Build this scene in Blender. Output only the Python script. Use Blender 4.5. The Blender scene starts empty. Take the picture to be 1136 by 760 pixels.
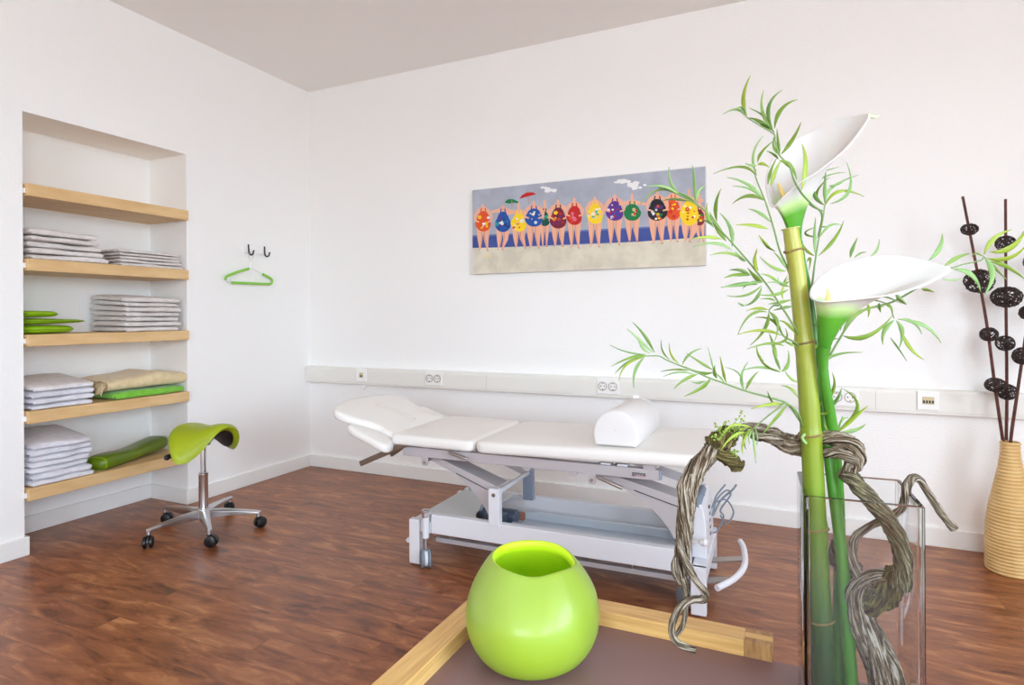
import bpy, bmesh, math, random
from mathutils import Vector, Matrix, noise
random.seed(7)
SC = bpy.context.scene
COL = SC.collection
PI = math.pi
sin, cos, rad = math.sin, math.cos, math.radians
V = Vector

# ------------------------------------------------------------------ camera constants (metres, eye height 1 m)
FPX, YAW, CY, ROLL = 668.55, 0.43261, 350.47, 0.0057364
CAM = V((2.94217, -3.11831, 1.0))
FW = V((-sin(YAW), cos(YAW), 0)); RT = V((cos(YAW), sin(YAW), 0))
def ray(u, v):
    u -= 568; v -= CY
    c, s = cos(ROLL), sin(ROLL)
    u, v = c*u - s*v, s*u + c*v
    return FW + RT*(u/FPX) + V((0, 0, -v/FPX))
def at(u, v, d): return CAM + ray(u, v)*d            # point seen at (u,v), d metres ahead
def on_y(u, v, y):
    r = ray(u, v); return CAM + r*((y-CAM.y)/r.y)

# ------------------------------------------------------------------ materials
def lin(c):
    return tuple((x/255/12.92 if x/255 <= .04045 else ((x/255+.055)/1.055)**2.4) for x in c) + (1,)
MATS = {}
def mat(name, c, rough=.5, metal=0, c2=None, scale=8, stretch=(1,1,1), detail=4, bump=0, bscale=None, spec=.5,
        lo=.35, hi=.65, coat=0, sheen=0, sss=0, trans=0):
    if name in MATS: return MATS[name]
    m = bpy.data.materials.new(name); m.use_nodes = True
    nt = m.node_tree; N = nt.nodes; L = nt.links
    b = N['Principled BSDF']
    b.inputs['Base Color'].default_value = lin(c)
    b.inputs['Roughness'].default_value = rough
    b.inputs['Metallic'].default_value = metal
    b.inputs['Specular IOR Level'].default_value = spec
    b.inputs['Coat Weight'].default_value = coat
    b.inputs['Sheen Weight'].default_value = sheen
    b.inputs['Subsurface Weight'].default_value = sss
    b.inputs['Subsurface Scale'].default_value = .01
    b.inputs['Transmission Weight'].default_value = trans
    tc = N.new('ShaderNodeTexCoord'); mp = N.new('ShaderNodeMapping')
    mp.inputs['Scale'].default_value = stretch
    L.new(tc.outputs['Object'], mp.inputs['Vector'])
    if c2 is not None:
        nz = N.new('ShaderNodeTexNoise'); nz.inputs['Scale'].default_value = scale; nz.inputs['Detail'].default_value = detail
        L.new(mp.outputs['Vector'], nz.inputs['Vector'])
        cr = N.new('ShaderNodeValToRGB')
        cr.color_ramp.elements[0].position = lo; cr.color_ramp.elements[1].position = hi
        cr.color_ramp.elements[0].color = lin(c); cr.color_ramp.elements[1].color = lin(c2)
        L.new(nz.outputs['Fac'], cr.inputs['Fac']); L.new(cr.outputs['Color'], b.inputs['Base Color'])
    if bump:
        n2 = N.new('ShaderNodeTexNoise'); n2.inputs['Scale'].default_value = bscale or scale; n2.inputs['Detail'].default_value = 3
        L.new(mp.outputs['Vector'], n2.inputs['Vector'])
        bp = N.new('ShaderNodeBump'); bp.inputs['Strength'].default_value = 1; bp.inputs['Distance'].default_value = bump
        L.new(n2.outputs['Fac'], bp.inputs['Height']); L.new(bp.outputs['Normal'], b.inputs['Normal'])
    MATS[name] = m
    return m

wall_m = mat('wall_paint', (244,244,242), .9, bump=.0015, bscale=140, spec=.2)
ceil_m = mat('ceiling_paint', (243,241,238), .9, spec=.2)
trim_m = mat('white_gloss_trim', (240,240,237), .35)
duct_m = mat('duct_plastic', (232,231,224), .4)
plas_m = mat('white_plastic', (242,242,240), .35)
beige_m = mat('beige_plastic', (205,190,150), .5)
dark_m = mat('dark_plastic', (30,27,26), .4)
black_m = mat('black_plastic', (22,22,24), .35)
chrome_m = mat('chrome', (220,222,226), .12, 1)
alu_m = mat('polished_aluminium', (205,205,208), .28, 1)
oak_m = mat('oak_wood', (224,190,138), .5, c2=(208,170,116), scale=9, stretch=(3,.5,3), detail=6)
oakx_m = mat('oak_wood_long_x', (226,186,118), .42, c2=(204,158,92), scale=14, stretch=(.6,9,9), detail=6)
oaky_m = mat('oak_wood_long_y', (226,186,118), .42, c2=(204,158,92), scale=14, stretch=(9,.6,9), detail=6)
oakend_m = mat('oak_end_grain', (188,146,92), .5, c2=(150,108,62), scale=30, stretch=(6,1,1), detail=6)
linen_m = mat('grey_linen', (222,217,213), .95, c2=(208,202,199), scale=30, bump=.0006, bscale=500, sheen=.2, spec=.1)
linenb_m = mat('white_terry', (224,223,228), .95, c2=(210,210,218), scale=30, bump=.001, bscale=400, sheen=.2, spec=.1)
greytop_m = mat('taupe_linen', (160,152,148), .95, c2=(146,138,134), scale=30, bump=.0006, bscale=500, spec=.1)
cream_m = mat('cream_wool', (226,208,168), .95, c2=(214,194,150), scale=40, bump=.001, bscale=400, sheen=.3, spec=.1)
greenb_m = mat('green_fleece', (128,196,66), .9, c2=(112,182,52), scale=30, sheen=.3, bump=.0006, bscale=300, spec=.1)
greenc_m = mat('lime_vinyl', (148,192,14), .38, c2=(136,182,10), scale=6)
greend_m = mat('dark_lime_vinyl', (104,128,14), .35, c2=(90,116,8), scale=6)
seat_m = mat('lime_leather', (164,182,22), .42, c2=(154,172,16), scale=5, bump=.0003, bscale=300)
hang_m = mat('green_foam', (132,200,62), .6)
up_m = mat('white_upholstery', (232,230,225), .45, bump=.0002, bscale=300)
upw_m = mat('bolster_upholstery', (224,222,220), .55, bump=.0003, bscale=300)
frame_m = mat('white_powder_coat', (222,223,228), .4)
frameg_m = mat('grey_powder_coat', (186,182,184), .4, metal=.2)
bluegrey_m = mat('blue_grey_metal', (150,162,182), .35, metal=.4)
steel_m = mat('brushed_steel', (168,160,154), .35, .9)
darkbar_m = mat('dark_bronze_bar', (128,110,96), .4, .7)
rubber_m = mat('grey_rubber', (120,132,144), .6)
vase_m = mat('lime_ceramic', (146,174,70), .42, c2=(150,180,44), scale=5, coat=.15)
vasein_m = mat('lime_ceramic_lit_inside', (196,232,30), .5)  # brighter than the outside: glow through the translucent body put into the colour
panel_m = mat('brown_laminate', (132,101,99), .42, bump=.0001, bscale=400)
canvas_m = mat('canvas_edge', (214,214,212), .8)
rattan_m = mat('sand_ceramic', (206,168,106), .55, c2=(222,188,128), scale=12)
stick_m = mat('brown_stick', (96,44,30), .6, c2=(70,30,22), scale=40)
wicker_m = mat('dark_wicker', (44,28,24), .55)
stalk_m = mat('calla_stem', (74,140,38), .4, c2=(62,124,30), scale=20, stretch=(1,1,.1))
spadix_m = mat('spadix', (240,208,130), .7)
leaf_m = mat('leaf_green', (128,158,58), .55, c2=(104,138,46), scale=18, detail=2, trans=0)
leaf2_m = mat('leaf_blue_green', (138,172,104), .55, c2=(112,152,78), scale=18, detail=2)
leaf3_m = mat('leaf_yellow_green', (150,174,56), .55, c2=(138,156,42), scale=18, detail=2)
moss_m = mat('moss_green', (140,166,70), .8)
twig_m = mat('twig_green', (112,144,80), .5)

def bark_material(name, stops, sc=2.2, rough=.85):
    """bark whose furrows run along the limb (stored 'grain' coordinates)"""
    m = bpy.data.materials.new(name); m.use_nodes = True
    nt = m.node_tree; N = nt.nodes; L = nt.links; b = N['Principled BSDF']; b.inputs['Roughness'].default_value = rough
    b.inputs['Specular IOR Level'].default_value = .25
    at_ = N.new('ShaderNodeAttribute'); at_.attribute_name = 'grain'
    n1 = N.new('ShaderNodeTexNoise'); n1.inputs['Scale'].default_value = sc; n1.inputs['Detail'].default_value = 9; n1.inputs['Roughness'].default_value = .68; n1.inputs['Distortion'].default_value = .5
    L.new(at_.outputs['Vector'], n1.inputs['Vector'])
    cr = N.new('ShaderNodeValToRGB'); el = cr.color_ramp.elements
    while len(el) < len(stops): el.new(.5)
    for e,(p,c) in zip(el, stops): e.position = p; e.color = lin(c)
    L.new(n1.outputs['Fac'], cr.inputs['Fac']); L.new(cr.outputs['Color'], b.inputs['Base Color'])
    bp = N.new('ShaderNodeBump'); bp.inputs['Distance'].default_value = .005; bp.inputs['Strength'].default_value = 1
    L.new(n1.outputs['Fac'], bp.inputs['Height']); L.new(bp.outputs['Normal'], b.inputs['Normal'])
    return m

def zgrad(name, stops, axis='Z', rough=.4, noisec=None, c_noise=.0, lo=0, hi=1):
    """colour bands along an object's own axis, stops = [(metres, colour)]"""
    m = bpy.data.materials.new(name); m.use_nodes = True
    nt = m.node_tree; N = nt.nodes; L = nt.links; b = N['Principled BSDF']
    b.inputs['Roughness'].default_value = rough
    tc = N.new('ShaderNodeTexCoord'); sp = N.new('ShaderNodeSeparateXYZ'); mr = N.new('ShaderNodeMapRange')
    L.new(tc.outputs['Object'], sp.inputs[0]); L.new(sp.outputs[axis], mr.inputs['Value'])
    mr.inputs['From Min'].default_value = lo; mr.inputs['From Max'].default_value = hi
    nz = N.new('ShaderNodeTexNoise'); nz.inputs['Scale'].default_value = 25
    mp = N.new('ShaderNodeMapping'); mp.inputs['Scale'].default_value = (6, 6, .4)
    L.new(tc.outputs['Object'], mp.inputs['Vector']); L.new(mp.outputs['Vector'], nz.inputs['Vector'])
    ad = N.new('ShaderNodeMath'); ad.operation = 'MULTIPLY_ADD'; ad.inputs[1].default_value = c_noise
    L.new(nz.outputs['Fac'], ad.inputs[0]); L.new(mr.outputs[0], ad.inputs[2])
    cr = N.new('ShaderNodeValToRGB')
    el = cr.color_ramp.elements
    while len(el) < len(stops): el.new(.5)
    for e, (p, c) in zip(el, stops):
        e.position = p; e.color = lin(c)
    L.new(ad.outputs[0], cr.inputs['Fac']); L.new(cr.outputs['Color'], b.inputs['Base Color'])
    MATS[name] = m
    return m

def floor_material():
    m = bpy.data.materials.new('plank_floor'); m.use_nodes = True
    nt = m.node_tree; N = nt.nodes; L = nt.links; b = N['Principled BSDF']
    tc = N.new('ShaderNodeTexCoord')
    br = N.new('ShaderNodeTexBrick')
    br.offset = .37; br.inputs['Scale'].default_value = 1
    br.inputs['Brick Width'].default_value = .9; br.inputs['Row Height'].default_value = .115
    br.inputs['Mortar Size'].default_value = .0012; br.inputs['Mortar Smooth'].default_value = .3; br.inputs['Bias'].default_value = 0
    br.inputs['Color1'].default_value = (0,0,0,1); br.inputs['Color2'].default_value = (1,1,1,1); br.inputs['Mortar'].default_value = (.3,.3,.3,1)
    L.new(tc.outputs['Object'], br.inputs['Vector'])
    # grain: noise stretched along x and shifted per plank
    ma = N.new('ShaderNodeVectorMath'); ma.operation = 'MULTIPLY'; ma.inputs[1].default_value = (2.1, 8, 1)
    L.new(tc.outputs['Object'], ma.inputs[0])
    sc = N.new('ShaderNodeVectorMath'); sc.operation = 'SCALE'; sc.inputs['Scale'].default_value = 7
    L.new(br.outputs['Color'], sc.inputs[0])
    ad = N.new('ShaderNodeVectorMath'); L.new(ma.outputs[0], ad.inputs[0]); L.new(sc.outputs[0], ad.inputs[1])
    n1 = N.new('ShaderNodeTexNoise'); n1.inputs['Scale'].default_value = 2.3; n1.inputs['Detail'].default_value = 8
    n1.inputs['Roughness'].default_value = .62; n1.inputs['Distortion'].default_value = 1.0
    L.new(ad.outputs[0], n1.inputs['Vector'])
    n2 = N.new('ShaderNodeTexNoise'); n2.inputs['Scale'].default_value = 1.2; n2.inputs['Detail'].default_value = 3
    L.new(tc.outputs['Object'], n2.inputs['Vector'])
    cr = N.new('ShaderNodeValToRGB'); el = cr.color_ramp.elements
    el.new(.5); el.new(.62)
    for e, (p, c) in zip(el, [(.27,(74,38,22)), (.42,(128,73,42)), (.55,(152,93,56)), (.72,(190,132,84))]):
        e.position = p; e.color = lin(c)
    mx = N.new('ShaderNodeMath'); mx.operation = 'MULTIPLY_ADD'; mx.inputs[1].default_value = .06
    bw = N.new('ShaderNodeRGBToBW'); L.new(br.outputs['Color'], bw.inputs[0]); L.new(bw.outputs[0], mx.inputs[0]); L.new(n1.outputs['Fac'], mx.inputs[2])
    sb = N.new('ShaderNodeMath'); sb.operation = 'SUBTRACT'; sb.inputs[1].default_value = .03; L.new(mx.outputs[0], sb.inputs[0])
    L.new(sb.outputs[0], cr.inputs['Fac'])
    mm = N.new('ShaderNodeMix'); mm.data_type = 'RGBA'; mm.blend_type = 'MULTIPLY'
    L.new(br.outputs['Fac'], mm.inputs['Factor']); L.new(cr.outputs['Color'], mm.inputs[6]); mm.inputs[7].default_value = (.72,.68,.66,1)
    L.new(mm.outputs[2], b.inputs['Base Color'])
    mr = N.new('ShaderNodeMapRange'); mr.inputs['To Min'].default_value = .27; mr.inputs['To Max'].default_value = .42
    L.new(n1.outputs['Fac'], mr.inputs['Value']); L.new(mr.outputs[0], b.inputs['Roughness'])
    bp = N.new('ShaderNodeBump'); bp.inputs['Distance'].default_value = .0006; bp.inputs['Strength'].default_value = .6
    L.new(n1.outputs['Fac'], bp.inputs['Height']); L.new(bp.outputs['Normal'], b.inputs['Normal'])
    return m

bark_m = bark_material('driftwood_bark', [(.37,(28,22,18)),(.45,(84,67,50)),(.52,(138,122,98)),(.61,(214,206,190))])
barkg_m = bark_material('mossy_bark', [(.36,(34,28,20)),(.47,(84,72,44)),(.56,(122,112,60)),(.68,(170,160,110))], 3)
barkl_m = bark_material('lichen_bark', [(.36,(40,32,28)),(.46,(88,74,62)),(.54,(122,118,82)),(.64,(192,188,160))], 3.2)
barkd_m = bark_material('dark_bark', [(.38,(30,26,22)),(.50,(74,68,58)),(.64,(150,144,128))], 3)

# ------------------------------------------------------------------ mesh builder
def frame_of(d):
    d = d.normalized(); up = V((0,0,1)) if abs(d.z) < .9 else V((1,0,0))
    a = d.cross(up).normalized(); return a, d.cross(a).normalized()
class B:
    def __init__(s): s.v = []; s.f = []; s.m = []
    def add(s, vs, fs, mi=0):
        o = len(s.v); s.v += [V(p) for p in vs]; s.f += [tuple(i+o for i in f) for f in fs]; s.m += [mi]*len(fs); return s
    def box(s, lo, hi, mi=0, R=None, c=None):
        (x0,y0,z0),(x1,y1,z1) = lo, hi
        vs = [V(p) for p in ((x0,y0,z0),(x1,y0,z0),(x1,y1,z0),(x0,y1,z0),(x0,y0,z1),(x1,y0,z1),(x1,y1,z1),(x0,y1,z1))]
        if R is not None: vs = [R @ p for p in vs]
        if c is not None: vs = [p + V(c) for p in vs]
        return s.add(vs, [(0,3,2,1),(4,5,6,7),(0,1,5,4),(1,2,6,5),(2,3,7,6),(3,0,4,7)], mi)
    def hexa(s, bot, top, mi=0):     # 4 bottom + 4 top points
        return s.add(list(bot)+list(top), [(0,3,2,1),(4,5,6,7),(0,1,5,4),(1,2,6,5),(2,3,7,6),(3,0,4,7)], mi)
    def prism(s, pts, d, mi=0):      # polygon (3D points) swept by vector d
        n = len(pts); d = V(d)
        return s.add(list(pts)+[V(p)+d for p in pts], [tuple(range(n-1,-1,-1)), tuple(range(n,2*n))]+[(i,(i+1)%n,n+(i+1)%n,n+i) for i in range(n)], mi)
    def tube(s, pts, r, n=10, mi=0, closed=False, prof=None, ends=True):
        pts = [V(p) for p in pts]; m = len(pts)
        rs = r if isinstance(r, (list,tuple)) else [r]*m
        vs = []; fs = []; pa = None
        for i in range(m):
            if closed: d = pts[(i+1)%m]-pts[i-1]
            else: d = pts[min(i+1,m-1)]-pts[max(i-1,0)]
            d.normalize()
            if pa is None: a, b = frame_of(d)
            else:
                a = (pa - d*pa.dot(d)); a = a.normalized() if a.length > 1e-6 else frame_of(d)[0]
                b = d.cross(a).normalized()
            pa = a
            for k in range(n):
                t = 2*PI*k/n
                q = prof(t, i) if prof else 1
                vs.append(pts[i] + (a*cos(t)+b*sin(t))*rs[i]*q)
        for i in range(m if closed else m-1):
            j = (i+1) % m
            fs += [(i*n+k, i*n+(k+1)%n, j*n+(k+1)%n, j*n+k) for k in range(n)]
        if not closed and ends: fs += [tuple(range(n-1,-1,-1)), tuple(range((m-1)*n, m*n))]
        return s.add(vs, fs, mi)
    def lathe(s, prof, c=(0,0,0), n=32, mi=0, shape=None, closed=False):
        c = V(c); m = len(prof); vs = []; fs = []
        for i,(r,z) in enumerate(prof):
            for k in range(n):
                t = 2*PI*k/n
                p = V((r*cos(t), r*sin(t), z))
                if shape: p = shape(p, t)
                vs.append(c+p)
        for i in range(m-1): fs += [(i*n+k, i*n+(k+1)%n, (i+1)*n+(k+1)%n, (i+1)*n+k) for k in range(n)]
        if closed: fs += [((m-1)*n+k, (m-1)*n+(k+1)%n, (k+1)%n, k) for k in range(n)]
        else:
            if prof[0][0] > 1e-5: fs.append(tuple(range(n-1,-1,-1)))
            if prof[-1][0] > 1e-5: fs.append(tuple(range((m-1)*n, m*n)))
        return s.add(vs, fs, mi)
    def cyl(s, a, b, r, n=16, mi=0): return s.tube([a,b], r, n, mi)
    def ball(s, c, r, n=12, mi=0, sc=(1,1,1)):
        c = V(c); pr = [(r*sin(PI*i/n), -r*cos(PI*i/n)) for i in range(n+1)]
        pr[0] = (r*.01, -r); pr[-1] = (r*.01, r)
        return s.lathe([(a, z*sc[2]) for a, z in pr], c, n*2, mi, shape=lambda p, t: V((p.x*sc[0], p.y*sc[1], p.z)))
    def grid(s, rows, mi=0, wrap=False):
        n = len(rows[0]); vs = [p for r in rows for p in r]; fs = []
        for i in range(len(rows)-1):
            for k in range(n if wrap else n-1):
                fs.append((i*n+k, i*n+(k+1)%n, (i+1)*n+(k+1)%n, (i+1)*n+k))
        return s.add(vs, fs, mi)
    def loop_solid(s, rows, mi=0):   # closed rings with inset caps
        n = len(rows[0]); s.grid(rows, mi, True); o = len(s.v)-n*len(rows)
        s.f += [tuple(o+i for i in range(n-1,-1,-1)), tuple(o+(len(rows)-1)*n+i for i in range(n))]; s.m += [mi]*2
        return s

WM = {}
def link(o, parent, M):
    COL.objects.link(o)
    if parent is not None: o.parent = parent
    WM[o] = M
    return o
def tag(o, label=None, cat=None, group=None, kind=None):
    if label: o['label'] = label
    if cat: o['category'] = cat
    if group: o['group'] = group
    if kind: o['kind'] = kind
    return o
def thing(name, label, cat, loc=(0,0,0), rz=0, group=None):
    o = bpy.data.objects.new(name, None); o.empty_display_size = .05
    o.location = loc; o.rotation_euler = (0,0,rz)
    link(o, None, Matrix.Translation(V(loc)) @ Matrix.Rotation(rz, 4, 'Z'))
    return tag(o, label, cat, group)
def obj(name, b, mats, parent=None, smooth=True, bevel=0, sub=0, loc=None, label=None, sharp=35, solid=0, bseg=2):
    """builder in WORLD coordinates -> one mesh object"""
    me = bpy.data.meshes.new(name)
    M = WM[parent] if parent is not None else Matrix.Translation(V(loc if loc is not None else (0,0,0)))
    Mi = M.inverted()
    me.from_pydata([tuple(Mi @ p) for p in b.v], [], b.f)
    mats = mats if isinstance(mats, (list,tuple)) else [mats]
    for m in mats: me.materials.append(m)
    if len(mats) > 1:
        for p, i in zip(me.polygons, b.m): p.material_index = i
    bm = bmesh.new(); bm.from_mesh(me); bmesh.ops.recalc_face_normals(bm, faces=bm.faces); bm.to_mesh(me); bm.free()
    if smooth:
        for p in me.polygons: p.use_smooth = True
        if sharp and not sub:
            me.set_sharp_from_angle(angle=rad(sharp))
    if getattr(b, 'grain', None) and len(b.grain) == len(b.v):
        ga = me.attributes.new('grain', 'FLOAT_VECTOR', 'POINT'); ga.data.foreach_set('vector', [x for g in b.grain for x in g])
    o = bpy.data.objects.new(name, me)
    if parent is None: o.location = loc if loc is not None else (0,0,0)
    link(o, parent, M)
    if bevel:
        w = o.modifiers.new('b', 'BEVEL'); w.width = bevel; w.segments = bseg; w.limit_method = 'ANGLE'; w.angle_limit = rad(40)
        w.harden_normals = False
    if solid:
        w = o.modifiers.new('s', 'SOLIDIFY'); w.thickness = solid; w.offset = 0
    if sub:
        w = o.modifiers.new('u', 'SUBSURF'); w.levels = sub; w.render_levels = sub
    if label: o['label'] = label
    return o
def copy_thing(o, loc=None, rz=None, label=None):
    c = o.copy(); COL.objects.link(c)
    if loc is not None: c.location = loc
    if rz is not None: c.rotation_euler = (0,0,rz)
    if label: c['label'] = label
    for ch in list(o.children):
        d = ch.copy(); COL.objects.link(d); d.parent = c
        for g in list(ch.children):
            e = g.copy(); COL.objects.link(e); e.parent = d
    return c
def catmull(P, k=6, closed=False):
    P = [V(p) for p in P]; n = len(P); out = []
    rng = n if closed else n-1
    for i in range(rng):
        p0 = P[(i-1)%n] if closed or i > 0 else P[0]*2-P[1]
        p1 = P[i]; p2 = P[(i+1)%n]
        p3 = P[(i+2)%n] if closed or i < n-2 else P[-1]*2-P[-2]
        for j in range(k):
            t = j/k
            out.append(.5*((2*p1)+(p2-p0)*t+(2*p0-5*p1+4*p2-p3)*t*t+(3*p1-p0-3*p2+p3)*t**3))
    if not closed: out.append(P[-1])
    return out
def interp(vals, n):
    m = len(vals)-1; out = []
    for i in range(n):
        x = i/(n-1)*m; a = min(int(x), m-1); out.append(vals[a]+(vals[a+1]-vals[a])*(x-a))
    return out
def struct(name, b, m, **k):
    k.setdefault('smooth', False)
    return tag(obj(name, b, m, **k), kind='structure')
EXPOSURE = 0.22; SKY = 13.0
# ================================================================== THE ROOM
H = 2.516; XR = 5.5; YF = -6.0
NY0, NY1, NZ, ND = -1.672, -.911, 1.878, .30
struct('floor', B().box((-.6, YF-.2, -.1), (XR+.2, .2, 0)), floor_material())
struct('ceiling', B().box((-.6, YF-.2, H), (XR+.2, .2, H+.1)), ceil_m)
struct('wall_back', B().box((-.6, 0, 0), (XR+.2, .15, H)), wall_m)
wl = B()
wl.box((-.5, YF, 0), (0, NY0, H)).box((-.5, NY1, 0), (0, 0, H)).box((-.5, NY0, NZ), (0, NY1, H)).box((-.5, NY0, 0), (-ND, NY1, NZ))
struct('wall_left', wl, wall_m)
# window openings: two in the right wall, one behind the camera
W1 = (-3.90, -2.30, .75, 2.34); W2 = (-5.80, -4.30, .75, 2.34)      # y0,y1,z0,z1
wr = B()
ys = [YF, W2[0], W2[1], W1[0], W1[1], 0]
for a, b2 in ((ys[0],ys[1]), (ys[2],ys[3]), (ys[4],ys[5])): wr.box((XR, a, 0), (XR+.2, b2, H))
for w in (W1, W2): wr.box((XR, w[0], 0), (XR+.2, w[1], w[2])).box((XR, w[0], w[3]), (XR+.2, w[1], H))
struct('wall_right', wr, wall_m)
W3 = (2.6, 4.2, .75, 2.34)
wf = B().box((-.6, YF-.2, 0), (W3[0], YF, H)).box((W3[1], YF-.2, 0), (XR+.2, YF, H))
wf.box((W3[0], YF-.2, 0), (W3[1], YF, W3[2])).box((W3[0], YF-.2, W3[3]), (W3[1], YF, H))
struct('wall_front', wf, wall_m)
def window(name, lo, hi, axis):
    b = B(); t = .05
    if axis == 'y':
        x0, x1 = XR+.06, XR+.12; (y0,y1,z0,z1) = lo
        for a in (y0, (y0+y1)/2-t/2, y1-t): b.box((x0, a, z0), (x1, a+t, z1))
        for z in (z0, z1-t): b.box((x0, y0, z), (x1, y1, z+t))
        b.box((XR-.06, y0-.04, z0-.03), (XR+.12, y1+.04, z0-.001))
    else:
        y0, y1 = YF-.12, YF-.06; (x0,x1,z0,z1) = lo
        for a in (x0, (x0+x1)/2-t/2, x1-t): b.box((a, y0, z0), (a+t, y1, z1))
        for z in (z0, z1-t): b.box((x0, y0, z), (x1, y1, z+t))
        b.box((x0-.04, YF-.12, z0-.03), (x1+.04, YF+.06, z0-.001))
    return struct(name, b, trim_m)
window('window_1', W1, None, 'y'); window('window_2', W2, None, 'y'); window('window_3', W3, None, 'x')
# baseboards
bh, bt = .079, .014
struct('baseboard_back', B().box((.0, -bt, 0), (XR, 0, bh)), trim_m, bevel=.003)
bl = B().box((0, YF, 0), (bt, NY0+.012, bh)).box((0, NY1-.012, 0), (bt, -bt, bh))
struct('baseboard_left', bl, trim_m, bevel=.003)
bn = B().box((-ND, NY0+.001, 0), (-ND+bt, NY1-.001, bh)).box((-ND+bt, NY1-bt, 0), (bt-.002, NY1, bh)).box((-ND+bt, NY0, 0), (bt-.002, NY0+bt, bh))
struct('baseboard_niche', bn, trim_m, bevel=.003)
struct('baseboard_right', B().box((XR-bt, YF, 0), (XR, -bt, bh)), trim_m, bevel=.003)
struct('baseboard_front', B().box((bt, YF, 0), (XR-bt, YF+bt, bh)), trim_m, bevel=.003)

# cable trunking on the back wall
t = thing('cable_trunking', 'long white cable trunking running along the whole back wall', 'cable trunking', (2.3, 0, .569))
b = B().box((.001, -.044, .569), (XR-.02, -.001, .674))
obj('housing', b, duct_m, t, smooth=False, bevel=.003)
b = B().box((.003, -.048, .581), (XR-.022, -.044, .660))
obj('cover', b, duct_m, t, smooth=False, bevel=.0015)
for xx in (1.36, 3.28): obj('cover_joint', B().box((xx, -.0485, .5805), (xx+.0012, -.0438, .6605)), mat('joint_shade', (170,168,160), .6), t, smooth=False)  # thin grey strips paint the shade inside the cover joints

def plate(b, x, w, z0=.5895, z1=.669):
    b.box((x-w/2, -.056, z0), (x+w/2, -.048, z1)); return b
def double_socket(x, label, w=.118):
    t = thing('power_socket', label, 'power socket', (x, -.048, .59))
    obj('cover_plate', plate(B(), x, w), plas_m, t, smooth=False, bevel=.003)
    for sx in (-.027, .027):
        zc = .629
        ring = []
        prof = [(.0235, 0), (.0235, -.0035), (.020, -.0035), (.0195, .001), (.0195, .0015), (.001, .0015)]
        q = B()
        vs = []
        n = 28
        for r, d in prof:
            for k in range(n):
                a = 2*PI*k/n; vs.append(V((x+sx+r*cos(a), -.0562+d, zc+r*sin(a))))
        q.add(vs, [(i*n+k, i*n+(k+1)%n, (i+1)*n+(k+1)%n, (i+1)*n+k) for i in range(len(prof)-1) for k in range(n)])
        s_ = obj('socket_insert', q, mat('socket_grey', (176,168,150), .5), t)
        c = B()
        for px in (-.0095, .0095): obj('contact_hole', B().cyl((x+sx+px, -.0575, zc), (x+sx+px, -.054, zc), .003, 10), dark_m, s_)
        for dz_ in (.013, -.0185): obj('earth_clip', B().box((x+sx-.004, -.0585, zc+dz_), (x+sx+.004, -.054, zc+dz_+.0055)), steel_m, s_, smooth=False)
    return t
def data_socket(x, label, n):
    t = thing('data_socket', label, 'data socket', (x, -.048, .59))
    obj('cover_plate', plate(B(), x, .079), plas_m, t, smooth=False, bevel=.003)
    w = .014 if n == 2 else .021
    zc = .63
    obj('port_insert', B().box((x-w, -.0585, zc-.016), (x+w, -.0555, zc+.016)), beige_m, t, smooth=False, bevel=.001)
    for k in range(n):
        xx = x+(k-(n-1)/2)*.0105
        obj('port', B().box((xx-.0034, -.0592, zc-.011), (xx+.0034, -.0575, zc+.001)), dark_m, t, smooth=False)
data_socket(.474, 'small white data socket with two ports at the left end of the trunking', 2)
double_socket(1.010, 'white double power socket nearest the room corner, above the treatment table', .118)
double_socket(2.076, 'white double power socket on the trunking right above the white bolster', .115)
double_socket(3.155, 'white double power socket half hidden behind the green bamboo stalk', .118)
data_socket(3.472, 'small white data socket with four ports near the sand coloured floor vase', 4)
t = thing('cable_clip', 'tiny white clip below the trunking behind the raised headrest', 'clip', (.468,0,.53))
obj('body', B().box((.456,-.026,.545), (.482,-.0005,.5688)), plas_m, t, smooth=False, bevel=.003)
obj('hook', B().tube([(.469,-.02,.548),(.469,-.026,.536),(.469,-.034,.534),(.469,-.04,.542)], .003, 8), plas_m, t)

# ================================================================== NICHE SHELVES
SH = [(1.573,1.521), (1.255,1.204), (.932,.882), (.606,.554), (.280,.228)]
words_ = ['topmost pale oak shelf board in the niche, standing empty',
          'second oak shelf board from the top, carrying two low towel stacks',
          'middle oak shelf board carrying green cushions and the tall linen stack',
          'fourth oak shelf board from the top, carrying the cream blanket',
          'lowest oak shelf board, just above the floor beside the saddle stool']
for (z1, z0), lb in zip(SH, words_):
    b = B().box((-ND+.001, NY0+.006, z0), (.022, NY1-.004, z1))
    t = thing('wall_shelf', lb, 'shelf', (-.14, (NY0+NY1)/2, z0), 0, 'oak shelves in the niche')
    obj('board', b, oak_m, t, smooth=False, bevel=.002)
    obj('bracket', B().box((-.25, NY0+.0005, z0+.012), (.008, NY0+.006, z0+.032)), plas_m, t, smooth=False)

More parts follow.
